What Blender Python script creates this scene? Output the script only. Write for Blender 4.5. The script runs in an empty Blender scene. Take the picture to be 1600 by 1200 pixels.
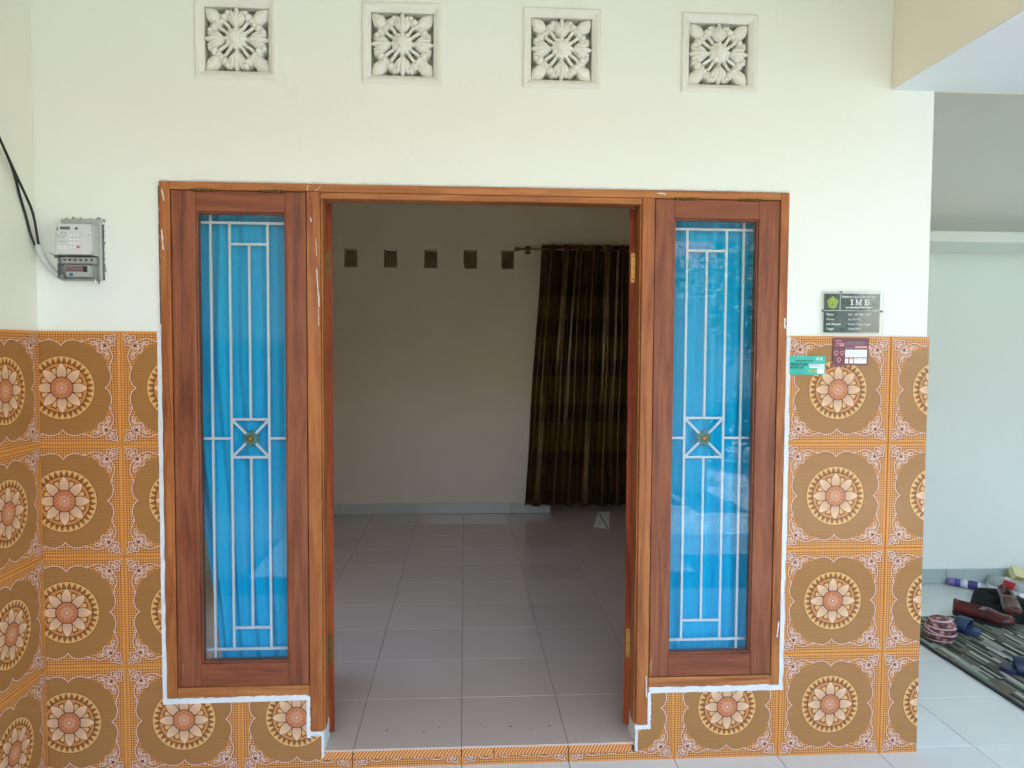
import bpy, bmesh, math, random
from mathutils import Vector, Matrix
random.seed(7)
S = bpy.context.scene
COL = S.collection
PI = math.pi

# ------------------------------------------------------------------ camera, sky, sun, exposure
def make_camera():
    yaw, pitch, roll = 0.0632, 0.04696, 0.00569
    f = Vector((math.sin(yaw)*math.cos(pitch), math.cos(yaw)*math.cos(pitch), -math.sin(pitch)))
    r = Vector((math.cos(yaw), -math.sin(yaw), 0)); u = r.cross(f)
    r2 = r*math.cos(roll) + u*math.sin(roll); u2 = -r*math.sin(roll) + u*math.cos(roll)
    m = Matrix((r2, u2, -f)).transposed().to_4x4()
    m.translation = Vector((0.0061, -2.7476, 1.5218))
    cd = bpy.data.cameras.new('camera'); c = bpy.data.objects.new('camera', cd); COL.objects.link(c)
    c.matrix_world = m
    cd.sensor_width = 36.0; cd.lens = 1181.0/1600*36; cd.clip_start = 0.02; cd.clip_end = 500
    S.camera = c
make_camera()

SUN_EL, SUN_AZ = math.radians(66), math.radians(182)
W = bpy.data.worlds.new('World'); S.world = W; W.use_nodes = True
nt = W.node_tree
sky = nt.nodes.new('ShaderNodeTexSky'); sky.sky_type = 'NISHITA'; sky.sun_disc = False
sky.sun_elevation = SUN_EL; sky.sun_rotation = SUN_AZ; sky.air_density = 1.0; sky.dust_density = 1.5; sky.ozone_density = 1.0
bg = nt.nodes['Background']; nt.links.new(sky.outputs[0], bg.inputs[0]); bg.inputs[1].default_value = 0.15
ld = bpy.data.lights.new('sun', 'SUN'); ld.energy = 4.5; ld.angle = math.radians(0.53); ld.color = (1.0, 0.985, 0.965)
lo = bpy.data.objects.new('sun', ld); COL.objects.link(lo)
sd = Vector((math.sin(SUN_AZ)*math.cos(SUN_EL), math.cos(SUN_AZ)*math.cos(SUN_EL), math.sin(SUN_EL)))
lo.rotation_euler = sd.to_track_quat('Z', 'Y').to_euler(); lo.location = (0, -8, 12)
S.view_settings.view_transform = 'Standard'; S.view_settings.look = 'None'
S.view_settings.gamma = 1.0; S.view_settings.use_curve_mapping = False
S.view_settings.exposure = 3.21
S.render.engine = 'CYCLES'
cy = S.cycles
cy.use_denoising = True; cy.max_bounces = 10; cy.diffuse_bounces = 6; cy.glossy_bounces = 3
cy.transparent_max_bounces = 16; cy.transmission_bounces = 8
cy.caustics_reflective = False; cy.caustics_refractive = False; cy.sample_clamp_indirect = 6.0

# ------------------------------------------------------------------ helpers
def C(r, g, b, k=1.0):
    o = []
    for v in (r, g, b):
        v /= 255.0
        o.append((v/12.92 if v <= 0.04045 else ((v+0.055)/1.055)**2.4)*k)
    return tuple(o) + (1.0,)

class MB:
    def __init__(self): self.v = []; self.f = []; self.m = []
    def face(self, pts, m=0):
        n = len(self.v); self.v += [tuple(p) for p in pts]; self.f.append(tuple(range(n, n+len(pts)))); self.m.append(m)
    def box(self, x0, x1, y0, y1, z0, z1, m=0):
        n = len(self.v)
        self.v += [(x0,y0,z0),(x1,y0,z0),(x1,y1,z0),(x0,y1,z0),(x0,y0,z1),(x1,y0,z1),(x1,y1,z1),(x0,y1,z1)]
        for q in ((0,3,2,1),(4,5,6,7),(0,1,5,4),(1,2,6,5),(2,3,7,6),(3,0,4,7)):
            self.f.append(tuple(n+i for i in q)); self.m.append(m)
        return self
    def tube(self, path, r, n=8, m=0, caps=True):
        path = [Vector(p) for p in path]; rs = r if isinstance(r, (list, tuple)) else [r]*len(path)
        rings = []; up = Vector((0.123, 0.31, 0.94)).normalized()
        for i, p in enumerate(path):
            t = (path[min(i+1, len(path)-1)] - path[max(i-1, 0)]).normalized()
            a = t.cross(up)
            if a.length < 1e-3: a = t.cross(Vector((1,0,0)))
            a.normalize(); b = t.cross(a)
            k = len(self.v); rings.append(k)
            for j in range(n):
                q = 2*PI*j/n; self.v.append(tuple(p + (a*math.cos(q) + b*math.sin(q))*rs[i]))
        for i in range(len(path)-1):
            for j in range(n):
                self.f.append((rings[i]+j, rings[i]+(j+1)%n, rings[i+1]+(j+1)%n, rings[i+1]+j)); self.m.append(m)
        if caps:
            self.f.append(tuple(rings[0]+j for j in range(n))[::-1]); self.m.append(m)
            self.f.append(tuple(rings[-1]+j for j in range(n))); self.m.append(m)
        return self
    def lathe(self, prof, c, axis='Z', n=24, m=0):
        c = Vector(c); rings = []
        for r, h in prof:
            k = len(self.v); rings.append(k)
            for j in range(n):
                a = 2*PI*j/n; x, y = r*math.cos(a), r*math.sin(a)
                p = (x, y, h) if axis == 'Z' else ((x, -h, y) if axis == '-Y' else (h, x, y))
                self.v.append(tuple(c + Vector(p)))
        for i in range(len(prof)-1):
            for j in range(n):
                self.f.append((rings[i]+j, rings[i]+(j+1)%n, rings[i+1]+(j+1)%n, rings[i+1]+j)); self.m.append(m)
        self.f.append(tuple(rings[0]+j for j in range(n))[::-1]); self.m.append(m)
        self.f.append(tuple(rings[-1]+j for j in range(n))); self.m.append(m)
        return self
    def dome(self, pts, y0, y1, y2, inset=0.35, m=0, cen=None):
        """leaf-like relief on a wall: outline pts (x, z) at depth y0, rim at y1, raised inset ridge at y2 (towards -Y)"""
        n = len(pts); cx = sum(p[0] for p in pts)/n; cz = sum(p[1] for p in pts)/n
        if cen: cx, cz = cen
        k = len(self.v)
        for p in pts: self.v.append((p[0], y0, p[1]))
        for p in pts: self.v.append((p[0], y1, p[1]))
        for p in pts: self.v.append((cx+(p[0]-cx)*(1-inset), (y1+y2*2)/3, cz+(p[1]-cz)*(1-inset)))
        self.v.append((cx, y2, cz))
        for i in range(n):
            j = (i+1) % n
            for a in (0, n):
                self.f.append((k+a+i, k+a+j, k+a+n+j, k+a+n+i)); self.m.append(m)
            self.f.append((k+2*n+i, k+2*n+j, k+3*n)); self.m.append(m)
        return self
    def grid(self, fn, nu, nv, m=0):
        k = len(self.v)
        for i in range(nu+1):
            for j in range(nv+1): self.v.append(tuple(fn(i/nu, j/nv)))
        for i in range(nu):
            for j in range(nv):
                a = k+i*(nv+1)+j; self.f.append((a, a+nv+1, a+nv+2, a+1)); self.m.append(m)
        return self
    def mesh(self, name, mats, smooth=False, fix=True):
        me = bpy.data.meshes.new(name); me.from_pydata(self.v, [], self.f)
        for mt in (mats if isinstance(mats, (list, tuple)) else [mats]): me.materials.append(mt)
        me.polygons.foreach_set('material_index', self.m)
        if fix:
            b = bmesh.new(); b.from_mesh(me); bmesh.ops.recalc_face_normals(b, faces=b.faces); b.to_mesh(me); b.free()
        if smooth: me.polygons.foreach_set('use_smooth', [True]*len(me.polygons))
        me.update(); return me
    def build(self, name, mats, parent=None, smooth=False, bevel=0, fix=True, origin=None):
        if origin is not None:
            o_ = Vector(origin); self.v = [tuple(Vector(p)-o_) for p in self.v]
        o = link(name, self.mesh(name, mats, smooth, fix), parent)
        if origin is not None: o.location = origin
        if bevel:
            md = o.modifiers.new('bevel', 'BEVEL'); md.width = bevel; md.segments = 2; md.limit_method = 'ANGLE'
        return o
def link(name, data, parent=None):
    o = bpy.data.objects.new(name, data); COL.objects.link(o)
    if parent is not None:
        o.parent = parent
        o.matrix_parent_inverse = Matrix.Translation(-parent.location)
    return o
# every child is modelled in world coordinates; a part that has sub-parts keeps its origin at the world origin
def tag(o, label=None, cat=None, group=None, kind=None):
    if label: o['label'] = label
    if cat: o['category'] = cat; o['kind'] = 'thing'
    if group: o['group'] = group
    if kind: o['kind'] = kind
    return o
def empty(name, loc, label, cat, group=None):
    o = bpy.data.objects.new(name, None); COL.objects.link(o); o.location = loc; o.empty_display_size = 0.05
    return tag(o, label, cat, group)
def BOX(name, b, mat, parent=None, bevel=0.0, **k):
    return MB().box(*b).build(name, mat, parent, bevel=bevel, **k)
def spline(pts, n=4, closed=False):
    """Catmull-Rom through 2-D or 3-D points"""
    P = [Vector(p) for p in pts]; out = []; N = len(P)
    rng = range(N if closed else N-1)
    for i in rng:
        if closed: a, b, c, d = P[i-1], P[i], P[(i+1)%N], P[(i+2)%N]
        else: a, b, c, d = P[max(i-1,0)], P[i], P[i+1], P[min(i+2,N-1)]
        for k in range(n):
            t = k/n
            out.append(0.5*((2*b) + (c-a)*t + (2*a-5*b+4*c-d)*t*t + (3*b-a-3*c+d)*t**3))
    if not closed: out.append(P[-1])
    return out

# ------------------------------------------------------------------ materials
def mat(name, color, rough=0.6, spec=0.5, metal=0.0, **kw):
    m = bpy.data.materials.new(name); m.use_nodes = True
    b = m.node_tree.nodes['Principled BSDF']
    b.inputs['Base Color'].default_value = color; b.inputs['Roughness'].default_value = rough
    b.inputs['Specular IOR Level'].default_value = spec; b.inputs['Metallic'].default_value = metal
    for k, v in kw.items(): b.inputs[k.replace('_', ' ')].default_value = v
    return m
class N:
    """tiny node-graph helper"""
    def __init__(self, m): self.t = m.node_tree; self.b = self.t.nodes['Principled BSDF']
    def n(self, typ, **props):
        x = self.t.nodes.new(typ)
        for k, v in props.items(): setattr(x, k, v)
        return x
    def l(self, a, b): self.t.links.new(a, b)
    def coord(self, scale=(1,1,1), kind='Object', rot=(0,0,0)):
        c = self.n('ShaderNodeTexCoord'); mp = self.n('ShaderNodeMapping')
        mp.inputs['Scale'].default_value = scale; mp.inputs['Rotation'].default_value = rot
        self.l(c.outputs[kind], mp.inputs[0]); return mp.outputs[0]
    def noise(self, vec, scale=5, detail=4, rough=0.55, dist=0.0):
        x = self.n('ShaderNodeTexNoise'); x.inputs['Scale'].default_value = scale; x.inputs['Detail'].default_value = detail
        x.inputs['Roughness'].default_value = rough; x.inputs['Distortion'].default_value = dist
        self.l(vec, x.inputs['Vector']); return x.outputs['Fac']
    def ramp(self, fac, stops, interp='LINEAR'):
        x = self.n('ShaderNodeValToRGB'); x.color_ramp.interpolation = interp
        e = x.color_ramp.elements
        while len(e) < len(stops): e.new(0.5)
        for q, (p, c) in zip(e, stops): q.position = p; q.color = c
        self.l(fac, x.inputs[0]); return x.outputs[0]
    def mix(self, fac, a, b, blend='MIX'):
        x = self.n('ShaderNodeMix', data_type='RGBA', blend_type=blend)
        if isinstance(fac, (int, float)): x.inputs[0].default_value = fac
        else: self.l(fac, x.inputs[0])
        for s, v in ((6, a), (7, b)):
            if isinstance(v, tuple): x.inputs[s].default_value = v
            else: self.l(v, x.inputs[s])
        return x.outputs[2]
    def math(self, op, a, b=None):
        x = self.n('ShaderNodeMath', operation=op)
        for i, v in enumerate((a, b)):
            if v is None: continue
            if isinstance(v, (int, float)): x.inputs[i].default_value = v
            else: self.l(v, x.inputs[i])
        return x.outputs[0]
    def bump(self, h, strength=0.2, dist=0.01):
        x = self.n('ShaderNodeBump'); x.inputs['Strength'].default_value = strength; x.inputs['Distance'].default_value = dist
        self.l(h, x.inputs['Height']); self.l(x.outputs[0], self.b.inputs['Normal'])
    def color(self, c): self.l(c, self.b.inputs['Base Color'])
    def rough(self, f, lo, hi):
        x = self.n('ShaderNodeMapRange'); x.inputs['To Min'].default_value = lo; x.inputs['To Max'].default_value = hi
        self.l(f, x.inputs[0]); self.l(x.outputs[0], self.b.inputs['Roughness'])
G1 = (1,1,1,1)
def paint(name, base, var=0.05, rough=0.55, bump=0.12, stain=None):
    m = mat(name, base, rough, 0.35); g = N(m); v = g.coord()
    big = g.noise(v, 0.9, 5); c2 = tuple(x*(1-var) for x in base[:3]) + (1,)
    c = g.mix(g.ramp(big, [(0.35, (0,0,0,1)), (0.65, G1)]), base, c2)
    if stain:
        st = g.noise(g.coord((3, 3, 0.8)), 2.4, 6, 0.65)
        c = g.mix(g.ramp(st, [(0.62, (0,0,0,1)), (0.78, (0.5,0.5,0.5,1))]), c, stain)
    g.color(c)
    a = g.noise(v, 9, 5, 0.6); b = g.noise(v, 140, 2)
    g.bump(g.math('ADD', g.math('MULTIPLY', a, 1.0), g.math('MULTIPLY', b, 0.12)), bump, 0.02)
    return m
def wood(name, a, b, c, axis='Z', rough=0.5, scale=1.0, spec=0.4):
    m = mat(name, a, rough, spec); g = N(m)
    sc = {'Z': (26, 26, 1.6), 'X': (1.6, 26, 26), 'Y': (26, 1.6, 26)}[axis]
    sc = tuple(x*scale for x in sc)
    v = g.coord(sc); f1 = g.noise(v, 1.0, 6, 0.62, 1.2); v2 = g.coord(tuple(x*3.2 for x in sc)); f2 = g.noise(v2, 1.0, 4, 0.7, 0.4)
    f = g.math('ADD', g.math('MULTIPLY', f1, 0.7), g.math('MULTIPLY', f2, 0.3))
    base = g.ramp(f, [(0.36, b), (0.48, a), (0.60, c)])
    pt = g.noise(g.coord(), 2.6, 5, 0.6, 0.4)
    base = g.mix(g.ramp(pt, [(0.42, (0,0,0,1)), (0.72, (0.55,0.55,0.55,1))]), base, c)
    # worn, bleached scuffs
    sv = g.coord({'Z': (60, 60, 5), 'X': (5, 60, 60), 'Y': (60, 5, 60)}[axis]); sf = g.noise(sv, 1, 3, 0.5)
    base = g.mix(g.ramp(sf, [(0.70, (0,0,0,1)), (0.80, (0.4,0.4,0.4,1))]), base, C(205, 160, 115))
    g.color(base); g.rough(f1, rough-0.18, rough+0.08); g.bump(f, 0.18, 0.004)
    return m
M = {}
M['wall'] = paint('wall_paint', C(236, 240, 229), 0.03, 0.55, 0.10, C(222, 224, 212))
M['wall_side'] = paint('side_wall_paint', C(228, 228, 212), 0.04, 0.6, 0.10)
M['wall_room'] = paint('room_paint', C(226, 213, 186), 0.05, 0.6, 0.08)
M['wall_pass'] = paint('passage_paint', C(228, 234, 226), 0.04, 0.6, 0.08)
M['beige'] = paint('beige_paint', C(238, 231, 212), 0.03, 0.6, 0.08)
M['soffit'] = paint('soffit_paint', C(226, 233, 236), 0.02, 0.6, 0.06)
M['white_trim'] = paint('filler', C(226, 228, 224), 0.14, 0.6, 0.9, C(120, 122, 120))
M['ceiling'] = paint('ceiling_paint', C(228, 226, 216), 0.03, 0.7, 0.05)
M['frameZ'] = wood('frame_wood_upright', C(150, 84, 38), C(116, 60, 26), C(176, 110, 56), 'Z')
M['frameX'] = wood('frame_wood_level', C(158, 94, 44), C(122, 66, 30), C(184, 120, 64), 'X')
M['sashZ'] = wood('sash_wood_upright', C(126, 66, 38), C(92, 46, 26), C(146, 86, 54), 'Z')
M['sashX'] = wood('sash_wood_level', C(126, 65, 38), C(92, 46, 26), C(144, 82, 50), 'X')
M['doorZ'] = wood('door_wood', C(128, 52, 22), C(92, 34, 14), C(156, 74, 32), 'Z', 0.6, 1.0, 0.2)
M['dark_gap'] = mat('gap', C(40, 20, 12), 0.9)
M['brass'] = mat('brass', C(176, 136, 66), 0.42, 0.5, 0.75)
M['brass_old'] = mat('tarnished_brass', C(110, 84, 40), 0.5, 0.5, 0.7)
M['hole'] = mat('screw_hole', C(30, 22, 14), 0.7)
M['bar'] = mat('white_enamel', C(222, 236, 238), 0.4, 0.4)
M['black'] = mat('black_rubber', C(24, 24, 24), 0.5)
M['grey_pvc'] = mat('grey_pvc', C(196, 200, 196), 0.45)
M['grout'] = mat('grout', C(92, 92, 90), 0.9)
M['grout_room'] = mat('grout_room', C(78, 72, 68), 0.9)
M['grout_wall'] = mat('grout_wall', C(206, 140, 62), 0.8)

# clear window pane: straight-through glass with a mirror film given by the Fresnel law
def glass(name, tint=(0.975, 0.99, 0.985, 1), rough=0.0, ior=1.5):
    m = bpy.data.materials.new(name); m.use_nodes = True; t = m.node_tree; t.nodes.clear()
    o = t.nodes.new('ShaderNodeOutputMaterial'); mx = t.nodes.new('ShaderNodeMixShader')
    tr = t.nodes.new('ShaderNodeBsdfTransparent'); tr.inputs[0].default_value = tint
    gl = t.nodes.new('ShaderNodeBsdfGlossy'); gl.inputs['Roughness'].default_value = rough
    fr = t.nodes.new('ShaderNodeFresnel'); fr.inputs[0].default_value = ior
    t.links.new(fr.outputs[0], mx.inputs[0]); t.links.new(tr.outputs[0], mx.inputs[1]); t.links.new(gl.outputs[0], mx.inputs[2])
    t.links.new(mx.outputs[0], o.inputs[0]); return m
M['glass'] = glass('window_glass', ior=1.36)
M['acrylic'] = glass('clear_acrylic', (0.97, 0.985, 0.98, 1), 0.03, 1.36)

def floor_tile_mat(name, base, rough, seed):
    m = mat(name, base, rough, 0.5); g = N(m)
    oi = g.n('ShaderNodeObjectInfo'); v = g.coord((1, 1, 1))
    va = g.n('ShaderNodeVectorMath', operation='ADD'); g.l(v, va.inputs[0]); g.l(oi.outputs['Location'], va.inputs[1])
    f = g.noise(va.outputs[0], 3.0, 5); d = tuple(x*0.965 for x in base[:3]) + (1,)
    c = g.mix(g.ramp(f, [(0.35, (0,0,0,1)), (0.65, G1)]), base, d)
    c = g.mix(g.math('MULTIPLY', oi.outputs['Random'], 0.45), c, tuple(x*0.86 for x in base[:3]) + (1,))
    # scattered specks and smears of dirt
    sp = g.noise(va.outputs[0], 38, 3, 0.5); c = g.mix(g.ramp(sp, [(0.80, (0,0,0,1)), (0.84, (0.5,0.5,0.5,1))]), c, C(110, 104, 100))
    sm = g.noise(va.outputs[0], 6, 7, 0.7); c = g.mix(g.ramp(sm, [(0.60, (0,0,0,1)), (0.85, (0.06,0.06,0.06,1))]), c, C(150, 142, 134))
    g.color(c)
    w = g.noise(g.coord((1, 1, 1)), 22, 2); g.bump(w, 0.012, 0.01)
    return m
M['porch_tile'] = floor_tile_mat('porch_tile_glaze', C(218, 222, 220), 0.26, 1)
M['room_tile'] = floor_tile_mat('room_tile_glaze', C(204, 189, 176), 0.09, 2)
M['skirt'] = floor_tile_mat('skirting_glaze', C(196, 198, 186), 0.2, 3)
M['skirt2'] = floor_tile_mat('passage_skirting_glaze', C(176, 188, 184), 0.25, 3)

# ------------------------------------------------------------------ building shell
def slab_with_holes(xs, zs, holes, y0, y1, X0, X1, Z0, Z1):
    """solid wall in the XZ plane between y0 and y1 with rectangular openings"""
    mb = MB(); xs = sorted(set([X0, X1] + xs)); zs = sorted(set([Z0, Z1] + zs))
    def solid(i, j):
        if i < 0 or j < 0 or i >= len(xs)-1 or j >= len(zs)-1: return False
        cx, cz = (xs[i]+xs[i+1])/2, (zs[j]+zs[j+1])/2
        return not any(a < cx < b and c < cz < d for a, b, c, d in holes)
    for i in range(len(xs)-1):
        for j in range(len(zs)-1):
            if not solid(i, j): continue
            a, b, c, d = xs[i], xs[i+1], zs[j], zs[j+1]
            mb.face([(a,y0,c),(b,y0,c),(b,y0,d),(a,y0,d)]); mb.face([(b,y1,c),(a,y1,c),(a,y1,d),(b,y1,d)])
            if not solid(i-1, j): mb.face([(a,y1,c),(a,y0,c),(a,y0,d),(a,y1,d)])
            if not solid(i+1, j): mb.face([(b,y0,c),(b,y1,c),(b,y1,d),(b,y0,d)])
            if not solid(i, j-1): mb.face([(a,y1,c),(b,y1,c),(b,y0,c),(a,y0,c)])
            if not solid(i, j+1): mb.face([(a,y0,d),(b,y0,d),(b,y1,d),(a,y1,d)])
    return mb
def holes_wall(name, holes, y0, y1, X0, X1, Z0, Z1, m, parent=None):
    xs = [v for h in holes for v in h[:2] if X0 < v < X1]; zs = [v for h in holes for v in h[2:] if Z0 < v < Z1]
    mb = slab_with_holes(xs, zs, holes, y0, y1, X0, X1, Z0, Z1)
    me = mb.mesh(name, m, fix=False); b = bmesh.new(); b.from_mesh(me); bmesh.ops.remove_doubles(b, verts=b.verts, dist=1e-5); b.to_mesh(me); b.free()
    return link(name, me, parent)

FZ = -0.022          # porch floor level
RZ = 0.036           # room floor level
WX0, WX1 = -1.483, 1.744
VENTS = [-0.792, -0.216, 0.352, 0.928]; VZ = 2.597; VH = 0.110   # centre of each vent block, half of its clear opening

front = holes_wall('front_wall',
    [(-1.06, 1.198, 0.254, 2.100), (-0.552, 0.697, -0.2, 0.254)] + [(x-VH-0.012, x+VH+0.012, VZ-VH-0.012, VZ+VH+0.012) for x in VENTS],
    0.0, 0.14, WX0, WX1, -0.15, 3.35, M['wall'])
tag(front, 'pale cream front wall with carved vents above and floral tiles below', 'wall')
side = BOX('side_wall', (WX0-0.14, WX0-0.0005, -3.7, 0.14, -0.15, 3.3485), M['wall_side'])
tag(side, 'cream side wall with floral tiles at the left edge of the porch', 'wall')

# room behind the door
back = holes_wall('back_wall', [(0.787, 1.66, -0.3, 2.24)] + [(x-0.058, x+0.058, 2.226, 2.392) for x in (-0.99, -0.644, -0.291, 0.058, 0.39)],
    4.0, 4.13, -1.7, 2.6, -0.15, 3.365, M['wall_room'])
tag(back, 'dim beige back wall inside the room with five square vent holes', 'wall')
lw = holes_wall('room_wall', [(0.40, 1.35, 0.95, 1.95)], 0.14, 0.28, 0.14, 6.2, -0.15, 3.365, M['wall_room'])
lw.rotation_euler = (0, 0, PI/2); lw.location = (-1.56, 0, 0)   # runs along +Y, with an unseen opening added to bring daylight into the room
tag(lw, 'beige left wall inside the room hidden beside the doorway', 'wall')
rw = BOX('room_wall', (1.60, 1.743, 0.141, 3.999, -0.15, 3.365), M['wall_room'])
tag(rw, 'beige right wall inside the room hidden behind the door post', 'wall')
rc = BOX('room_ceiling', (-1.9, 2.75, 0.1405, 6.3, 3.36, 3.46), M['ceiling']); tag(rc, kind='structure')
inner = holes_wall('inner_wall', [(-1.1, -0.6, 1.2, 2.0)], 6.2, 6.3, -1.9, 2.6, -0.15, 3.365, M['wall_room']); tag(inner, 'dark far wall of the inner room beyond the curtained doorway', 'wall')  # unseen opening added to give the inner room some daylight
inner2 = BOX('inner_wall', (2.6, 2.74, 4.0, 6.3, -0.15, 3.365), M['wall_room']); tag(inner2, 'dark side wall of the inner room beyond the curtained doorway', 'wall')

# right-hand passage
pw = BOX('passage_wall', (1.745, 5.2, 2.02, 2.16, -0.15, 3.5), M['wall_pass']); tag(pw, 'grey green wall at the end of the side passage', 'wall')
BOX('shelf', (1.75, 5.19, 1.535, 2.019, 2.16, 2.224), M['wall_pass'], pw, bevel=0.006)
pr_ = MB().box(5.2, 5.34, -3.9, -0.001, -0.3, 2.2).box(5.2, 5.34, 0.0, 2.16, -0.3, 3.5).build('unseen_passage_side_wall', M['wall_pass']); tag(pr_, 'pale side wall out of sight right of the passage, stepped to limit side light', 'wall')  # unseen wall, its heights chosen to hold back light from the right
pc = BOX('passage_ceiling', (1.745, 5.2, 0.12, 2.16, 3.501, 3.6), M['ceiling']); tag(pc, kind='structure')
can = empty('canopy', (3.2, -2.0, 2.484), 'pale concrete canopy slab over the passage at the top right', 'canopy')
BOX('soffit', (1.582, 5.0, -3.9, 0.0, 2.484, 2.52), M['soffit'], can)
BOX('fascia', (1.579, 1.70, -3.9, -0.002, 2.4875, 3.349), M['beige'], can)
BOX('upstand', (1.745, 5.0, -0.06, 0.118, 2.521, 3.5), M['beige'], can)
roof = BOX('porch_roof', (-1.7, 5.1, -3.7, 0.14, 3.349, 3.47), M['ceiling']) 
BOX('unseen_ring_beam', (-1.482, 1.5785, -3.7, -3.5, 2.98, 3.3485), M['beige'], roof)  # out-of-view beam, its depth set by how much sky light it blocks
tag(roof, 'flat white porch roof overhead just above the picture', 'roof')

# ------------------------------------------------------------------ floors
def tile_mesh(name, w, d, t, m, ch=0.0018):
    mb = MB(); a, b = w/2, d/2
    ring = lambda q, z: [(-a+q, -b+q, z), (a-q, -b+q, z), (a-q, b-q, z), (-a+q, b-q, z)]
    r0, r1, r2 = ring(0, -t), ring(0, -ch), ring(ch, 0)
    for i in range(4):
        j = (i+1) % 4
        mb.face([r0[i], r0[j], r1[j], r1[i]]); mb.face([r1[i], r1[j], r2[j], r2[i]])
    mb.face(r2); mb.face(r0[::-1])
    return mb.mesh(name, m)
pf = BOX('porch_floor', (-1.70, 5.1, -3.4, 2.1, FZ-0.2, FZ-0.004), M['grout']); tag(pf, kind='structure')
rf = MB().box(-1.75, 1.70, 0.02, 3.9995, -0.12, RZ-0.004).box(-1.75, 2.65, 4.0, 6.25, -0.12, RZ-0.0045).build('room_floor', M['grout_room']); tag(rf, kind='structure')
tm = tile_mesh('tile', 0.3972, 0.3972, 0.01, M['porch_tile'], .0012)
def add_tile(me, parent, x, y, z, rz=0.0):
    o = link('tile', me, parent); o.location = (x, y, z); o.rotation_euler = (random.uniform(-1, 1)*0.0012, random.uniform(-1, 1)*0.0012, rz); return o
for i in range(-4, 13):
    for j in range(-5, 5):
        x, y = 0.4*i+0.2, 0.4*j+0.2+0.023
        if y > 0.0 and x < 1.9: continue
        if x-0.2 < WX0-0.02: continue
        add_tile(tm, pf, x, y, FZ)
# part tiles beside the house corner and in front of the side wall
tmc = tile_mesh('tile', 0.2465, 0.3965, 0.01, M['porch_tile'])
for j in range(0, 5): add_tile(tmc, pf, 1.875, 0.4*j+0.223, FZ)
tml = tile_mesh('tile', 0.276, 0.3965, 0.01, M['porch_tile'])
for j in range(-5, 0): add_tile(tml, pf, -1.34, 0.4*j+0.223, FZ)
tr_ = tile_mesh('tile', 0.3982, 0.3982, 0.01, M['room_tile'], .0010)
for i in range(-4, 4):
    for j in range(0, 11):
        add_tile(tr_, rf, 0.4*i+0.2, 0.4*j+0.212, RZ)
tn_ = tile_mesh('tile', 0.0975, 0.3982, 0.01, M['room_tile'], .0010)
for j in range(0, 10): add_tile(tn_, rf, -1.65, 0.4*j+0.212, RZ)
rnd = random.Random(3); mb = MB()
for k in range(9):
    x, y = rnd.gauss(.06, .16), .10 + abs(rnd.gauss(0, .06)); r = rnd.uniform(.002, .006); n = 7; z = RZ+.0012
    pts = [(x+r*rnd.uniform(.6, 1.3)*math.cos(2*PI*i/n), y+r*rnd.uniform(.4, .9)*math.sin(2*PI*i/n)) for i in range(n)]
    for i in range(n): mb.face([(pts[i][0], pts[i][1], RZ+.0003), (pts[(i+1) % n][0], pts[(i+1) % n][1], RZ+.0003), (x, y, z+.0012)])
tag(mb.build('grit', mat('grit_dark', C(70, 64, 60), .9), rf), kind='stuff')
# skirting tiles on the back wall and in the passage
sk = tile_mesh('skirting_tile', 0.797, 0.096, 0.012, M['skirt'])
for i in range(-2, 1):
    o = link('skirting_tile', sk, back); o.location = (0.4 + 0.8*i - 0.4 + 0.0, 3.988, RZ+0.05); o.rotation_euler = (PI/2, 0, 0)
sk2 = tile_mesh('skirting_tile', 0.372, 0.096, 0.012, M['skirt'])
o = link('skirting_tile', sk2, back); o.location = (0.60, 3.988, RZ+0.05); o.rotation_euler = (PI/2, 0, 0)
sk3 = tile_mesh('skirting_tile', 0.3965, 0.096, 0.012, M['skirt2'])
for i in range(4, 12):
    o = link('skirting_tile', sk3, pw); o.location = (0.4*i+0.2, 2.008, FZ+0.05); o.rotation_euler = (PI/2, 0, 0)

# ------------------------------------------------------------------ patterned wall tiles
def dotted(name):
    m = mat(name, C(178, 104, 40), 0.22, 0.5); g = N(m); v = g.coord()
    s = g.n('ShaderNodeSeparateXYZ'); g.l(v, s.inputs[0])
    def cell(o): return g.math('ABSOLUTE', g.math('SUBTRACT', g.math('FRACT', g.math('MULTIPLY', o, 1/0.0089)), 0.5))
    f = g.math('MAXIMUM', cell(s.outputs[0]), cell(s.outputs[1]))
    c = g.mix(g.ramp(f, [(0.22, G1), (0.32, (0,0,0,1))]), C(168, 98, 46), C(228, 178, 104))
    vv = g.noise(v, 7, 3); c = g.mix(g.ramp(vv, [(0.4, (0,0,0,1)), (0.65, (0.5,0.5,0.5,1))]), c, C(194, 122, 56))
    e = g.math('MAXIMUM', g.math('ABSOLUTE', s.outputs[0]), g.math('ABSOLUTE', s.outputs[1]))
    c = g.mix(g.ramp(g.math('MULTIPLY', e, 5), [(0.962, (0,0,0,1)), (0.972, G1)]), c, C(212, 138, 62))
    g.color(c); return m
def striped(name):
    m = mat(name, C(158, 116, 62), 0.2, 0.5); g = N(m); v = g.coord()
    s = g.n('ShaderNodeSeparateXYZ'); g.l(v, s.inputs[0])
    f = g.math('FRACT', g.math('MULTIPLY', s.outputs[1], 1/0.0052))
    oi = g.n('ShaderNodeObjectInfo')
    k = g.noise(g.coord((3, 60, 1)), 1.0, 2)
    f2 = g.math('MULTIPLY', g.ramp(f, [(0.0, G1), (0.22, G1), (0.34, (0,0,0,1)), (0.9, (0,0,0,1)), (1.0, G1)]), g.math('MULTIPLY', k, 0.75))
    c = g.mix(f2, C(166, 118, 66), C(116, 76, 38)); c = g.mix(g.math('MULTIPLY', oi.outputs['Random'], 0.3), c, C(148, 102, 54))
    g.color(c); return m
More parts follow.
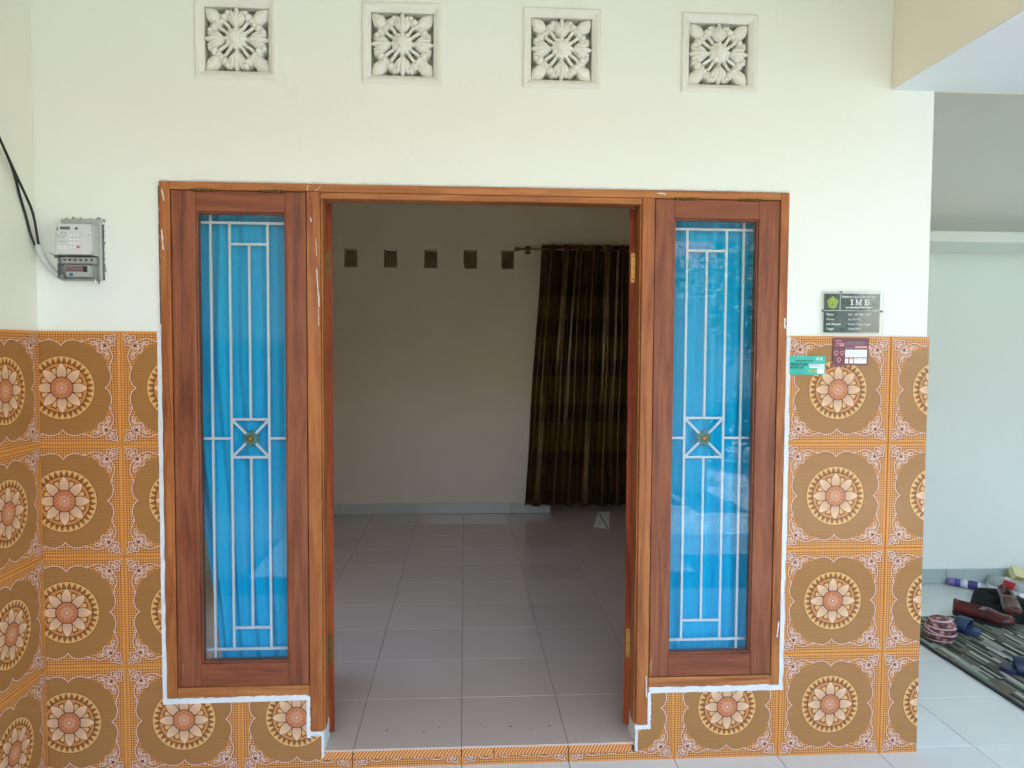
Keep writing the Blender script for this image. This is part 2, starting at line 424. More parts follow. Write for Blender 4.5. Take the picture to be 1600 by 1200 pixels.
def petal_mat(name):
    m = mat(name, C(226, 186, 146), 0.2, 0.5); g = N(m); v = g.coord()
    ln = g.n('ShaderNodeVectorMath', operation='LENGTH'); g.l(v, ln.inputs[0])
    r = g.math('MULTIPLY', ln.outputs['Value'], 10.0)
    g.color(g.ramp(r, [(0.38, C(200, 160, 128)), (0.56, C(208, 166, 130)), (0.88, C(232, 194, 148))])); return m
TM = [dotted('tile_border_print'), striped('tile_field_print'), mat('tile_disc_print', C(198, 132, 76), 0.2), mat('tile_line_print', C(92, 52, 24), 0.2),
      petal_mat('tile_petal_print'), mat('tile_heart_print', C(182, 106, 70), 0.2), mat('tile_scroll_print', C(228, 190, 166), 0.2),
      mat('tile_shadow_print', C(84, 48, 40), 0.2), mat('tile_tooth_print', C(216, 168, 104), 0.2), mat('tile_motif_print', C(190, 128, 92), 0.2),
      mat('tile_body', C(190, 120, 60), 0.5), mat('tile_wedge_print', C(140, 90, 42), 0.2)]
def tile_print():
    mb = MB(); H = 0.1988
    def flat(pts, z, m): mb.face([(p[0], p[1], z) for p in pts], m)
    def ribbon(pts, w, z, m, dx=0, dy=0):
        P = [Vector((p[0]+dx, p[1]+dy)) for p in pts]; L = []; R = []
        for i, p in enumerate(P):
            t = P[min(i+1, len(P)-1)] - P[max(i-1, 0)]
            if t.length < 1e-7: t = Vector((1, 0))
            t.normalize(); n = Vector((-t.y, t.x))*w/2; L.append(p+n); R.append(p-n)
        for i in range(len(P)-1): flat([L[i], L[i+1], R[i+1], R[i]][::-1], z, m)
    def circ(r, n, c=(0, 0), a0=0): return [(c[0]+r*math.cos(a0+2*PI*i/n), c[1]+r*math.sin(a0+2*PI*i/n)) for i in range(n)]
    # body with a soft cushion edge
    r0 = [(-H,-H,-0.008),(H,-H,-0.008),(H,H,-0.008),(-H,H,-0.008)]
    r1 = [(x, y, -0.0012) for x, y, _ in r0]; q = H-0.0016
    r2 = [(-q,-q,0),(q,-q,0),(q,q,0),(-q,q,0)]
    for i in range(4):
        j = (i+1) % 4; mb.face([r0[i], r0[j], r1[j], r1[i]], 10); mb.face([r1[i], r1[j], r2[j], r2[i]], 0)
    mb.face(r2, 0); mb.face(r0[::-1], 10)
    def eight(p): # all mirror images of a stroke
        for sx in (1, -1):
            for sy in (1, -1):
                yield [(sx*x, sy*y) for x, y in p], sx*sy
                yield [(sx*y, sy*x) for x, y in p], -sx*sy
    # brown field with a scalloped outline
    oct_ = spline([(0, .147), (.008, .157), (.022, .165), (.038, .168), (.056, .166), (.070, .160), (.082, .155), (.097, .148), (.112, .138), (.124, .124)], 3)
    oct_ = [(p.x, p.y) for p in oct_]
    ring = oct_ + [(y, x) for x, y in oct_[::-1][1:]]            # first quadrant, from +y round to +x
    full = ring[:-1] + [(x, -y) for x, y in ring[::-1]][:-1] + [(-x, -y) for x, y in ring][:-1] + [(-x, y) for x, y in ring[::-1]][:-1]
    z1 = 0.00020
    for i in range(len(full)): flat([(0, 0), full[(i+1) % len(full)], full[i]], z1, 1)
    # pink ground of the corner knots
    kn = [(.118, .146), (.136, .160), (.152, .176), (.170, .184), (.186, .187), (.187, .186), (.184, .170), (.176, .152), (.160, .136), (.146, .118), (.130, .128)]
    for sx in (1, -1):
        for sy in (1, -1): flat([(sx*x, sy*y) for x, y in kn][::(1 if sx*sy < 0 else -1)], 0.00030, 9)
    # medallion
    flat(circ(.1125, 64), 0.00035, 3); flat(circ(.1108, 64), 0.00050, 8)
    for i in range(32):
        a = 2*PI*(i+0.5)/32; da = PI/32*0.99
        P_ = lambda r, b: (r*math.cos(b), r*math.sin(b))
        flat([P_(.0865, a-da), P_(.0970, a-da*.62), P_(.1095, a), P_(.0970, a+da*.62), P_(.0865, a+da)], 0.00065, 11)
    flat(circ(.0892, 64), 0.00080, 3); flat(circ(.0866, 64), 0.00095, 2)
    for k in range(8):
        a = k*PI/4 + PI/8; ca, sa = math.cos(a), math.sin(a)
        R_ = lambda p: [(x*ca-y*sa, x*sa+y*ca) for x, y in p]
        flat(R_([(.050, -.008), (.066, -.011), (.078, -.009), (.0755, 0), (.078, .009), (.066, .011), (.050, .008)]), 0.00108, 3)
        flat(R_([(.050, -.0045), (.065, -.0078), (.0735, -.0062), (.0715, 0), (.0735, .0062), (.065, .0078), (.050, .0045)]), 0.00122, 8)
    for k in range(8):
        a = k*PI/4; ca, sa = math.cos(a), math.sin(a)
        def leaf(g):
            up = spline([(.034, .0128+g), (.048, .0168+g), (.062, .0168+g), (.078, .0095+g*0.8), (.0885+g*1.2, 0)], 4)
            pts = [(p.x, p.y) for p in up] + [(p.x, -p.y) for p in up[::-1][1:]]
            return [(x*ca-y*sa, x*sa+y*ca) for x, y in pts][::-1]
        flat(leaf(.0016), 0.00136+0.00006*(k % 2), 3); flat(leaf(-.0010), 0.00150+0.00006*(k % 2), 4)
    flat(circ(.0400, 40), 0.00172, 3); flat(circ(.0374, 40), 0.00186, 5)
    for k in range(12):
        a = 2*PI*k/12; d = (math.cos(a), math.sin(a)); e = (math.cos(a+.2), math.sin(a+.2)); h = (math.cos(a-.2), math.sin(a-.2))
        ribbon([(d[0]*.006, d[1]*.006), (d[0]*.022, d[1]*.022)], .0013, 0.0020, 6)
        ribbon([(e[0]*.012, e[1]*.012), (e[0]*.030, e[1]*.030), (d[0]*.0345, d[1]*.0345), (h[0]*.030, h[1]*.030), (h[0]*.012, h[1]*.012)], .0011, 0.0020, 8)
    flat(circ(.004, 10), 0.0021, 6)
    # scroll work
    strokes = [
        [(0, .147), (.008, .157), (.022, .165), (.038, .168), (.056, .166), (.070, .160), (.076, .164), (.072, .168), (.068, .165)],
        [(.070, .160), (.084, .166), (.098, .172), (.114, .174), (.130, .168), (.142, .164)],
        [(.142, .164), (.150, .170), (.147, .180), (.152, .184), (.164, .182), (.174, .187), (.183, .184), (.190, .191)],
        [(.156, .162), (.159, .172), (.166, .178), (.175, .175), (.177, .177)],
        [(.100, .158), (.110, .163), (.122, .160), (.132, .154), (.138, .160), (.148, .160)],
        [(.100, .158), (.106, .152), (.116, .153), (.124, .148), (.130, .140), (.138, .137), (.148, .137)],
        [(.112, .158), (.120, .156), (.126, .150)],
        [(.118, .144), (.126, .136), (.122, .130), (.128, .126)],
        [(.132, .150), (.140, .145), (.142, .150), (.137, .152)],
        [(.163, .163), (.168, .170), (.163, .170), (.159, .166)],
    ]
    for s in strokes:
        s2 = [(p.x, p.y) for p in spline([Vector(p) for p in s], 3)]
        for im, sg in eight(s2):
            ribbon(im, .0056, 0.00055, 7, .0005, -.0007); ribbon(im, .0033, 0.00075, 6)
    for sx in (1, -1):
        for sy in (1, -1):
            c = (sx*.148, sy*.148)
            ribbon(circ(.0105, 14, c) + [circ(.0105, 14, c)[0]], .0050, 0.00055, 7, .0004, -.0006); ribbon(circ(.0105, 14, c) + [circ(.0105, 14, c)[0]], .003, 0.00078, 6)
            flat(circ(.0045, 8, c), 0.00078, 7)
    me = mb.mesh('tile', TM, fix=False)
    # keep every face turned outwards
    b = bmesh.new(); b.from_mesh(me)
    for f in b.faces:
        if f.material_index != 10 and f.normal.z < -0.3: f.normal_flip()
    b.to_mesh(me); b.free(); return me
for m_ in TM:
    m_.node_tree.nodes['Principled BSDF'].inputs['Specular IOR Level'].default_value = .35
WT = tile_print()
def clip_tile(rects):
    """copy of the tile cut to a union of rectangles given in the tile's own coordinates"""
    out = bmesh.new()
    for x0, x1, y0, y1 in rects:
        b = bmesh.new(); b.from_mesh(WT)
        for co, no in (((x0,0,0), (-1,0,0)), ((x1,0,0), (1,0,0)), ((0,y0,0), (0,-1,0)), ((0,y1,0), (0,1,0))):
            bmesh.ops.bisect_plane(b, geom=b.verts[:]+b.edges[:]+b.faces[:], plane_co=co, plane_no=no, clear_outer=True)
        # close the sawn sides of the body
        for (ax, v, lo_, hi_) in ((0, x0, y0, y1), (0, x1, y0, y1), (1, y0, x0, x1), (1, y1, x0, x1)):
            if abs(v) > 0.198: continue
            lo_ = max(lo_, -.1988); hi_ = min(hi_, .1988)
            P_ = [(v, lo_), (v, hi_)] if ax == 0 else [(lo_, v), (hi_, v)]
            vs = [b.verts.new((P_[0][0], P_[0][1], -.008)), b.verts.new((P_[1][0], P_[1][1], -.008)), b.verts.new((P_[1][0], P_[1][1], 0)), b.verts.new((P_[0][0], P_[0][1], 0))]
            f = b.faces.new(vs); f.material_index = 10
        t = bpy.data.meshes.new('t'); b.to_mesh(t); b.free(); out.from_mesh(t); bpy.data.meshes.remove(t)
    me = bpy.data.meshes.new('tile'); out.to_mesh(me); out.free()
    for m_ in TM: me.materials.append(m_)
    return me
TY = -0.0095   # face of the tiles
def front_tile(cx, cz, world_rects=None):
    if world_rects is None: me = WT
    else: me = clip_tile([(a-cx, b-cx, c-cz, d-cz) for a, b, c, d in world_rects])
    o = link('tile', me, front)
    o.location = (cx, TY + random.uniform(-.0008, .0008), cz); o.rotation_euler = (PI/2 + random.uniform(-1, 1)*.002, random.uniform(-1, 1)*.0025, 0)
    return o
B = 9.0
rows = [.175, .575, .975, 1.375]
for z in rows: front_tile(-1.4, z, [(WX0+.001, B, -B, B)])
for z in rows[1:]: front_tile(-1.0, z, [(-B, -1.072, -B, B)])
front_tile(-1.0, .175, [(-B, -1.072, -B, B), (-1.072, B, -B, .236)])
front_tile(-0.6, .175, [(-B, -.562, -B, .236), (-.562, -.512, -B, .108)])
for z in rows[1:]: front_tile(1.4, z, [(1.212, B, -B, B)])
front_tile(1.4, .175, [(1.2, B, -B, B)])
for z in rows: front_tile(1.8, z, [(-B, WX1+.004, -B, B)])
front_tile(1.0, .175, [(-B, B, -B, .236)])
front_tile(0.6, .175, [(.705, B, -B, .236), (.662, .705, -B, .102)])
# low riser of the doorstep is faced with the foot of the same tiles
for cx, a, b in ((-.6, -.512, B), (-.2, -B, B), (.2, -B, B), (.6, -B, .662)):
    front_tile(cx, .175, [(a, b, -B, .010)])
for z in rows:
    for k in range(9):
        o = link('tile', WT, side); o.location = (WX0+0.0085+random.uniform(-.0006, .0006), -.2115-.4*k, z); o.rotation_euler = (PI/2, 0, PI/2)
MB().box(WX0+.0003, -1.072, -.006, -.0002, -.022, 1.574).build('grout_bed', M['grout_wall'], front)
MB().box(1.21, WX1+.0015, -.006, -.0002, -.022, 1.574).build('grout_bed', M['grout_wall'], front)
MB().box(-1.071, -.512, -.006, -.0002, -.022, .235).build('grout_bed', M['grout_wall'], front)
MB().box(.662, 1.2095, -.006, -.0002, -.022, .235).build('grout_bed', M['grout_wall'], front)
MB().box(WX0+.0001, WX0+.005, -3.61, -.0105, -.022, 1.574).build('grout_bed', M['grout_wall'], side)

# doorstep: hatched nosing strips on a mortar core
def hatch(name):
    m = mat(name, C(206, 128, 62), 0.3); g = N(m); v = g.coord((1, 1, 1), rot=(0, 0, 0))
    s = g.n('ShaderNodeSeparateXYZ'); g.l(v, s.inputs[0])
    f = g.math('FRACT', g.math('MULTIPLY', g.math('SUBTRACT', s.outputs[0], g.math('MULTIPLY', s.outputs[1], 0.8)), 1/0.0125))
    g.color(g.mix(g.ramp(f, [(0.40, (0,0,0,1)), (0.55, G1)]), C(186, 100, 40), C(232, 176, 116))); g.b.inputs['Roughness'].default_value = .3
    return m
M['hatch'] = hatch('nosing_print')
step = empty('doorstep', (0.07, 0.0, FZ), 'low doorstep edged with orange hatched tile strips below the open door', 'step')
MB().box(-.551, .696, 0.001, .15, -.15, .008).build('mortar_core', M['grout'], step)
for a, b in ((-.510, -.402), (-.398, -.002), (.002, .118), (.122, .398), (.402, .640)):
    mb = MB(); y0, y1 = -.009, .024
    sec = [(y0, .0115), (y0, .0155), (y1, .0362), (y1, .0115)]
    P0 = [(a, y, z) for y, z in sec]; P1 = [(b, y, z) for y, z in sec]
    for i in range(4): j = (i+1) % 4; mb.face([P0[i], P1[i], P1[j], P0[j]])
    mb.face(P0[::-1]); mb.face(P1); mb.build('nosing_tile', M['hatch'], step)

# ------------------------------------------------------------------ filler strips and cracks around the timber frame (parts of the wall)
def wobble(p0, p1, w0, y0, y1, n, amp, seed):
    rnd = random.Random(seed); mb = MB(); a, b = Vector(p0), Vector(p1); t = (b-a).normalized(); nrm = Vector((-t.y, t.x)); L = []; R = []
    for i in range(n+1):
        p = a.lerp(b, i/n); L.append(p + nrm*(w0/2 + rnd.uniform(-amp, amp))); R.append(p - nrm*(w0/2 + rnd.uniform(-amp, amp)*0.4))
    for i in range(n):
        d = rnd.uniform(-.0008, .0008)
        mb.face([(L[i].x, y0, L[i].y), (R[i].x, y0, R[i].y), (R[i+1].x, y0, R[i+1].y), (L[i+1].x, y0, L[i+1].y)])
        mb.face([(L[i].x, y0, L[i].y), (L[i+1].x, y0, L[i+1].y), (L[i+1].x, y1, L[i+1].y), (L[i].x, y1, L[i].y)])
        mb.face([(R[i].x, y0, R[i].y), (R[i].x, y1, R[i].y), (R[i+1].x, y1, R[i+1].y), (R[i+1].x, y0, R[i+1].y)])
    for i in (0, n): mb.face([(L[i].x, y0, L[i].y), (L[i].x, y1, L[i].y), (R[i].x, y1, R[i].y), (R[i].x, y0, R[i].y)])
    return mb
for k, (p0, p1, w) in enumerate([((-1.0655, 1.572), (-1.0655, .234), .014), ((-1.072, .245), (-.562, .249), .020), ((-.557, .254), (-.557, .098), .013), ((-.563, .113), (-.506, .112), .016),
                                 ((1.2055, 1.572), (1.2055, .236), .016), ((.7015, .246), (1.212, .247), .022), ((.7015, .238), (.7015, .098), .012), ((.7015, .106), (.648, .106), .017)]):
    wobble(p0, p1, w, -.0125-.0005*(k % 4), .003, 34, .0024, k).build('filler_strip', M['white_trim'], front)
wobble((-1.0635, 2.085), (-1.0635, 1.60), .004, -.0012, .002, 30, .0018, 21).build('crack', mat('crack_dark', C(104, 104, 96), .9), front)
wobble((-1.055, 2.102), (1.20, 2.104), .006, -.004, .002, 70, .0025, 22).build('filler_strip', M['white_trim'], front)
wobble((1.2005, 2.09), (1.2005, 1.60), .004, -.003, .002, 30, .0018, 23).build('filler_strip', M['white_trim'], front)
# plaster plugs below the two door posts
for (a, b, k) in ((-.551, -.5035, 31), (.651, .696, 32)):
    mb = MB(); mb.box(a, b, -.006, .128, RZ-.04, .118); mb.build('plaster_plug', M['white_trim'], front, bevel=.004)

# ------------------------------------------------------------------ carved vent blocks (parts of the front wall)
M['vent'] = paint('vent_paint', C(232, 232, 222), .04, .6, .25)
M['mesh'] = mat('gap_lightening_mesh', C(214, 214, 204), .9)  # dense pale mesh put in so the vent gaps read lighter
def vent_frame(cx):
    mb = MB(); o = .1405; i = .110
    def rg(h, y): return [(cx-h, y, VZ-h), (cx+h, y, VZ-h), (cx+h, y, VZ+h), (cx-h, y, VZ+h)]
    seq = [rg(o, .001), rg(o, -.005), rg(o-.005, -.009), rg(i+.016, -.008), rg(i+.008, -.002), rg(i, .006), rg(i, .10), rg(i+.0118, .10)]
    for a, b in zip(seq, seq[1:]):
        for k in range(4): mb.face([a[k], a[(k+1) % 4], b[(k+1) % 4], b[k]])
    return mb
def vent_carving(cx, seed):
    rnd = random.Random(seed); mb = MB(); cz = VZ
    def P_(pts, ang, s=1): ca, sa = math.cos(ang), math.sin(ang); return [(cx+s*(x*ca-z*sa), cz+s*(x*sa+z*ca)) for x, z in pts]
    def leaf(L0, L1, w, ang, off=0.0, lean=0.0):
        up = [(L0, w*.35), (L0+(L1-L0)*.3, w*.85), (L0+(L1-L0)*.6, w), (L0+(L1-L0)*.85, w*.55), (L1, 0)]
        pts = up + [(x, -z) for x, z in up[::-1][1:]]
        cl, sl = math.cos(lean), math.sin(lean)
        pts = [(L0+(x-L0)*cl-z*sl, off+(x-L0)*sl+z*cl) for x, z in pts]
        return P_(pts, ang)
    for k in range(4):
        a = k*PI/2
        # corner leaf on the diagonal, splayed palmette on the axis, hooked tendrils between
        mb.dome(leaf(.074, .152, .0235, a+PI/4), .06, .014, -.001, .4)
        for lean, L0, L, w, d in ((0, .030, .112, .0135, 0), (.30, .036, .106, .0120, .002), (-.30, .036, .106, .0120, .002), (.58, .040, .098, .0110, .004), (-.58, .040, .098, .0110, .004)):
            mb.dome(leaf(L0, L, w, a, 0, lean), .05, .006+d, -.013+d, .5)
        for s in (1, -1):
            for x_, z_, r_, d in ((.076, .040, .0150, -.004), (.062, .052, .0120, -.001), (.090, .030, .0110, -.002)):
                q = P_([(x_+r_*math.cos(t), s*z_+r_*math.sin(t)) for t in [2*PI*i/12 for i in range(12)]], a); mb.dome(q, .055, .010, d-.004, .45)
            path = [P_([p], a)[0] for p in ((.030, s*.020), (.046, s*.030), (.060, s*.042))]
            mb.tube([(x, .006, z) for x, z in path], .0060, 6)
    sc = [(cx + (.036+.0035*math.cos(12*t))*math.cos(t), cz + (.036+.0035*math.cos(12*t))*math.sin(t)) for t in [2*PI*i/48 for i in range(48)]]
    mb.dome(sc, .06, -.006, -.019, .45)
    ov = [(cx + .0195*math.cos(t), cz + .022*math.sin(t)) for t in [2*PI*i/24 for i in range(24)]]
    mb.dome(ov, .0, -.019, -.029, .3)
    return mb
for k, (cx, nm) in enumerate(zip(VENTS, ('leftmost of the four carved vents', 'carved vent above the left door edge', 'carved vent above the right half of the door', 'rightmost of the four carved vents'))):
    v = vent_frame(cx).build('vent_block', M['vent'], front)
    vent_carving(cx, k).build('carving', M['vent'], v)
    mb = MB()
    for i in range(22):
        t = -VH + (i+.5)*2*VH/22
        mb.box(cx+t-.0034, cx+t+.0034, .0560, .0570, VZ-VH, VZ+VH); mb.box(cx-VH, cx+VH, .0572, .0582, VZ+t-.0034, VZ+t+.0034)
    mb.build('gap_lightening_screen', M['mesh'], v)

# ------------------------------------------------------------------ timber door and window frame
FY0, FY1 = -.013, .118
unit = empty('door_frame', (0.07, 0, .12), 'worn brown timber frame holding an open double door between two narrow windows', 'door frame')
def beam(name, b, m): return MB().box(*b).build(name, m, unit, bevel=.003)
beam('jamb', (-1.058, -1.0215, FY0, FY1, .257, 2.0985), M['frameZ'])
beam('jamb', (1.1655, 1.1975, FY0, FY1, .257, 2.0985), M['frameZ'])
beam('head', (-1.0213, 1.1653, FY0+.0005, FY1, 2.0705, 2.0985), M['frameX'])
beam('sill', (-1.0213, -.5525, FY0+.0005, FY1, .257, .2935), M['frameX'])
beam('sill', (.6975, 1.1653, FY0+.0005, FY1, .257, .2935), M['frameX'])
beam('door_post', (-.552, -.5045, FY0-.0006, FY1, .122, 2.0703), M['frameZ'])
beam('door_post', (.651, .6970, FY0-.0006, FY1, .116, 2.0703), M['frameZ'])
# rebate mouldings round the door opening
beam('stop_moulding', (-.5043, -.4975, FY0+.008, .055, .122, 2.0645), M['frameZ'])
beam('stop_moulding', (.644, .6508, FY0+.008, .055, .116, 2.0645), M['frameZ'])
beam('door_head', (-.5043, .6508, FY0+.004, .060, 2.048, 2.0702), M['frameX'])
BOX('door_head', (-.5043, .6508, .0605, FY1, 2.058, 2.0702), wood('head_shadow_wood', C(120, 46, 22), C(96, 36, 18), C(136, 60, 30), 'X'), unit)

for k, (p0, p1, w) in enumerate([((-.519, 1.905), (-.517, 1.845), .0018), ((-.517, 1.80), (-.509, 1.665), .0034), ((-.512, 1.66), (-.511, 1.60), .0016), ((-.545, 2.094), (-.549, 2.074), .0022), ((-.500, 2.090), (-.520, 2.074), .0018),
                                 ((-.538, 1.98), (-.534, 1.965), .003), ((.705, 2.088), (.735, 2.085), .0035), ((1.188, 1.64), (1.190, 1.60), .005), ((-1.050, 1.93), (-1.046, 1.86), .004), ((-1.048, 2.07), (-1.040, 2.03), .004), ((1.192, .50), (1.186, .44), .004), ((.688, .30), (.690, .22), .003)]):
    wobble(p0, p1, w, FY0-.0012, FY0+.004, 9, w*.35, 300+k).build('paint_scratch', M['white_trim'], unit)
def sash(x0, x1, z0, z1, gx0, gx1, gz0, gz1, label):
    s = empty('window_sash', (0, 0, 0), None, None); s.parent = unit; s.matrix_parent_inverse = Matrix.Translation(-unit.location)
    tag(s, label)
    y0, y1 = FY0+.0035, .032; gp = .0022
    x0 += gp; x1 -= gp; z0 += gp; z1 -= gp
    def P_(n, b, m, bv=.0022): return MB().box(*b).build(n, m, s, bevel=bv)
    P_('stile', (x0, gx0-.006, y0, y1, z0, z1), M['sashZ']); P_('stile', (gx1+.006, x1, y0, y1, z0, z1), M['sashZ'])
    P_('rail', (gx0-.0058, gx1+.0058, y0+.0004, y1, gz1+.006, z1), M['sashX']); P_('rail', (gx0-.0058, gx1+.0058, y0+.0004, y1, z0, gz0-.006), M['sashX'])
    # glazing beads, set back
    yb = y0+.006
    P_('bead', (gx0-.0056, gx0, yb, y1-.001, gz0-.0056, gz1+.0056), M['sashZ'], .0015); P_('bead', (gx1, gx1+.0056, yb, y1-.001, gz0-.0056, gz1+.0056), M['sashZ'], .0015)
    P_('bead', (gx0+.0002, gx1-.0002, yb+.0004, y1-.001, gz1, gz1+.0054), M['sashX'], .0015); P_('bead', (gx0+.0002, gx1-.0002, yb+.0004, y1-.001, gz0-.0054, gz0), M['sashX'], .0015)
    g_ = MB(); g_.box(gx0-.004, gx1+.004, yb+.008, yb+.013, gz0-.004, gz1+.004); g_.build('glass_pane', M['glass'], s)
    # dark gap behind the joint between sash and frame
    # brass butt hinges along the top
    for hx in (x0+(x1-x0)*.24, x0+(x1-x0)*.76):
        mb = MB()
        for i in range(5): mb.tube([(hx-.042+.0168*i+.0006, y0-.003, z1+.001), (hx-.042+.0168*(i+1)-.0006, y0-.003, z1+.001)], .0048, 8)
        mb.build('hinge', M['brass_old'], s, smooth=True)
    return s
sash(-1.0213, -.5525, .2937, 2.0703, -.931, -.632, .385, 1.990, 'left window sash of brown wood')
sash(.6975, 1.1653, .2937, 2.0703, .776, 1.080, .384, 1.994, 'right window sash reflecting the yard')

# white steel grilles behind the glass
M['orn'] = mat('verdigris_metal', C(112, 170, 160), .4, .5, .4)
def grille(full_x, vx, glass_x, z, label):
    g_ = empty('window_grille', (0, 0, 0), None, None); g_.parent = unit; g_.matrix_parent_inverse = Matrix.Translation(-unit.location); tag(g_, label)
    zt, zt2, s1, zm, s0, zb2, zb = z; a, c, b = vx; y = .058; r = .0042
    def bar(x0, z0, x1, z1, yy=y):
        d = Vector((x1-x0, 0, z1-z0)).normalized(); n = Vector((-d.z, 0, d.x))*r; mb = MB()
        P_ = [Vector((x0, 0, z0))+n, Vector((x0, 0, z0))-n, Vector((x1, 0, z1))-n, Vector((x1, 0, z1))+n]
        f_ = [(p.x, yy-r, p.z) for p in P_]; k = [(p.x, yy+r, p.z) for p in P_]
        mb.face(f_); mb.face(k[::-1])
        for i in range(4): j = (i+1) % 4; mb.face([f_[i], f_[j], k[j], k[i]])
        mb.build('bar', M['bar'], g_, bevel=.0012)
    bar(full_x, .300, full_x, 2.065); bar(a, zb, a, zt, y+.0003); bar(b, zb, b, zt, y+.0003); bar(c, zt2-r, c, s1+r, y+.0004); bar(c, s0-r, c, zb2+r, y+.0004)
    g0, g1 = glass_x
    bar(g0, zt, g1, zt, y+.0006); bar(g0, zb, g1, zb, y+.0006); bar(a, zt2, b, zt2, y-.0004); bar(a, zb2, b, zb2, y-.0004)
    bar(a, s1, b, s1, y-.0005); bar(a, s0, b, s0, y-.0005); bar(g0, zm, a, zm, y+.0007); bar(b, zm, g1, zm, y+.0007)
    q = .024
    for x_, z_ in ((a, s1), (b, s1), (a, s0), (b, s0)):
        d = Vector((c-x_, zm-z_)).normalized(); bar(x_, z_, c-d.x*q, zm-d.y*q, y-.0008)
    mb = MB()
    for k in range(12):
        t = 2*PI*k/12; ca, sa = math.cos(t), math.sin(t)
        pts = [(.014, -.004), (.026, -.0066), (.033, 0), (.026, .0066), (.014, .004)]
        mb.dome([(c+x*ca-w*sa, zm+x*sa+w*ca) for x, w in pts], y+.002, y-.003, y-.009, .4)
    mb.lathe([(.019, -.001), (.018, .006), (.013, .010)], (c, y-.002, zm), '-Y', 16)
    mb.build('ornament', M['orn'], g_)
    MB().lathe([(.0125, 0), (.011, .006), (.006, .009), (.001, .0095)], (c, y-.0115, zm), '-Y', 14).build('ornament_boss', M['brass'], g_, smooth=True)
grille(-.906, (-.839, -.7705, -.7045), (-1.0, -.56), (1.968, 1.892, 1.258, 1.188, 1.119, .486, .406), 'white grille of the left window with a small rosette')
grille(1.0535, (.838, .9135, .988), (.70, 1.14), (1.971, 1.892, 1.263, 1.187, 1.114, .485, .410), 'white grille of the right window with a small rosette')

# door leaves swung inwards past the square, hinge edge towards the camera
def leaf(hx, sgn, ang, label, hm):
    """hx: outer corner of the hinge edge; sgn: +1 right leaf, -1 left leaf"""
    d = empty('door_leaf', (0, 0, 0), None, None); d.parent = unit; d.matrix_parent_inverse = Matrix.Translation(-unit.location); tag(d, label)
    y0 = .100; T = .036; Wd = .565; z0, z1 = .058, 2.052
    ca, sa = math.cos(ang), math.sin(ang)
    def X_(s, t): # s along the leaf from the hinge edge, t through its thickness towards the opening
        return (hx - sgn*(t*ca) + sgn*s*sa, y0 + s*ca + t*sa)
    def slab(name, s0, s1, t0, t1, za, zb, m, bv=.002):
        mb = MB(); q = [X_(s0, t0), X_(s1, t0), X_(s1, t1), X_(s0, t1)]
        lo_ = [(x, y, za) for x, y in q]; hi_ = [(x, y, zb) for x, y in q]
        mb.face(lo_[::-1]); mb.face(hi_)
        for i in range(4): j = (i+1) % 4; mb.face([lo_[i], lo_[j], hi_[j], hi_[i]])
        return mb.build(name, m, d, bevel=bv)
    slab('stile', 0, .10, 0, T, z0, z1, M['doorZ']); slab('stile', Wd-.10, Wd, 0, T, z0, z1, M['doorZ'])
    for za, zb in ((z0, z0+.18), (.95, 1.09), (z1-.12, z1)): slab('rail', .1002, Wd-.1002, .0004, T-.0004, za, zb, M['doorZ'])
    slab('panel', .1, Wd-.1, .010, T-.010, z0+.18, .95, M['doorZ'], 0); slab('panel', .1, Wd-.1, .010, T-.010, 1.09, z1-.12, M['doorZ'], 0)
    for zc in (1.830, .382):
        h = slab('hinge', -.0022, .0004, .001, T-.007, zc-.055, zc+.055, hm, .0005)
        mb = MB()
        for i in range(5):
            t = T*.30 if i % 2 else T*.55; x, y = X_(-.0026, t)
            mb.lathe([(.0030, 0), (.0028, .0008)], (x, y, zc-.044+.022*i), '-Y', 8)
        mb.build('hinge_screws', M['hole'], d)
        mb = MB(); x, y = X_(-.003, -.003)
        for i in range(5): mb.tube([(x, y, zc-.055+.022*i+.0006), (x, y, zc-.055+.022*(i+1)-.0006)], .0048, 10)
        mb.build('hinge_knuckle', hm, d, smooth=True)
leaf(.6655, 1, math.radians(14), 'right leaf of the open door seen edge on', M['brass'])
leaf(-.5185, -1, math.radians(14), 'left leaf of the open door seen edge on', M['brass_old'])

# ------------------------------------------------------------------ blue curtains behind the windows
def cloth_mat(name, a, b, rough=.7, weave=True):
    m = mat(name, a, rough, .3); g = N(m); v = g.coord((30, 30, 1.2)); f = g.noise(v, 1.0, 4)
    g.color(g.mix(g.ramp(f, [(0.35, (0,0,0,1)), (0.65, G1)]), a, b))
    if weave: g.bump(g.noise(g.coord((1, 1, 1)), 420, 1), .08, .002)
    g.b.inputs['Sheen Weight'].default_value = .2
    return m
M['blue'] = cloth_mat('blue_cloth', C(0, 198, 243), C(0, 184, 234), .9)
M['blue'].node_tree.nodes['Principled BSDF'].inputs['Sheen Weight'].default_value = 0; M['blue'].node_tree.nodes['Principled BSDF'].inputs['Specular IOR Level'].default_value = .08
def translucent(m, col, f):
    t = m.node_tree; b = t.nodes['Principled BSDF']; o = t.nodes['Material Output']; x = t.nodes.new('ShaderNodeMixShader'); tr = t.nodes.new('ShaderNodeBsdfTranslucent')
    tr.inputs[0].default_value = col; x.inputs[0].default_value = f; t.links.new(b.outputs[0], x.inputs[1]); t.links.new(tr.outputs[0], x.inputs[2]); t.links.new(x.outputs[0], o.inputs[0])
translucent(M['blue'], C(0, 176, 226), .12)
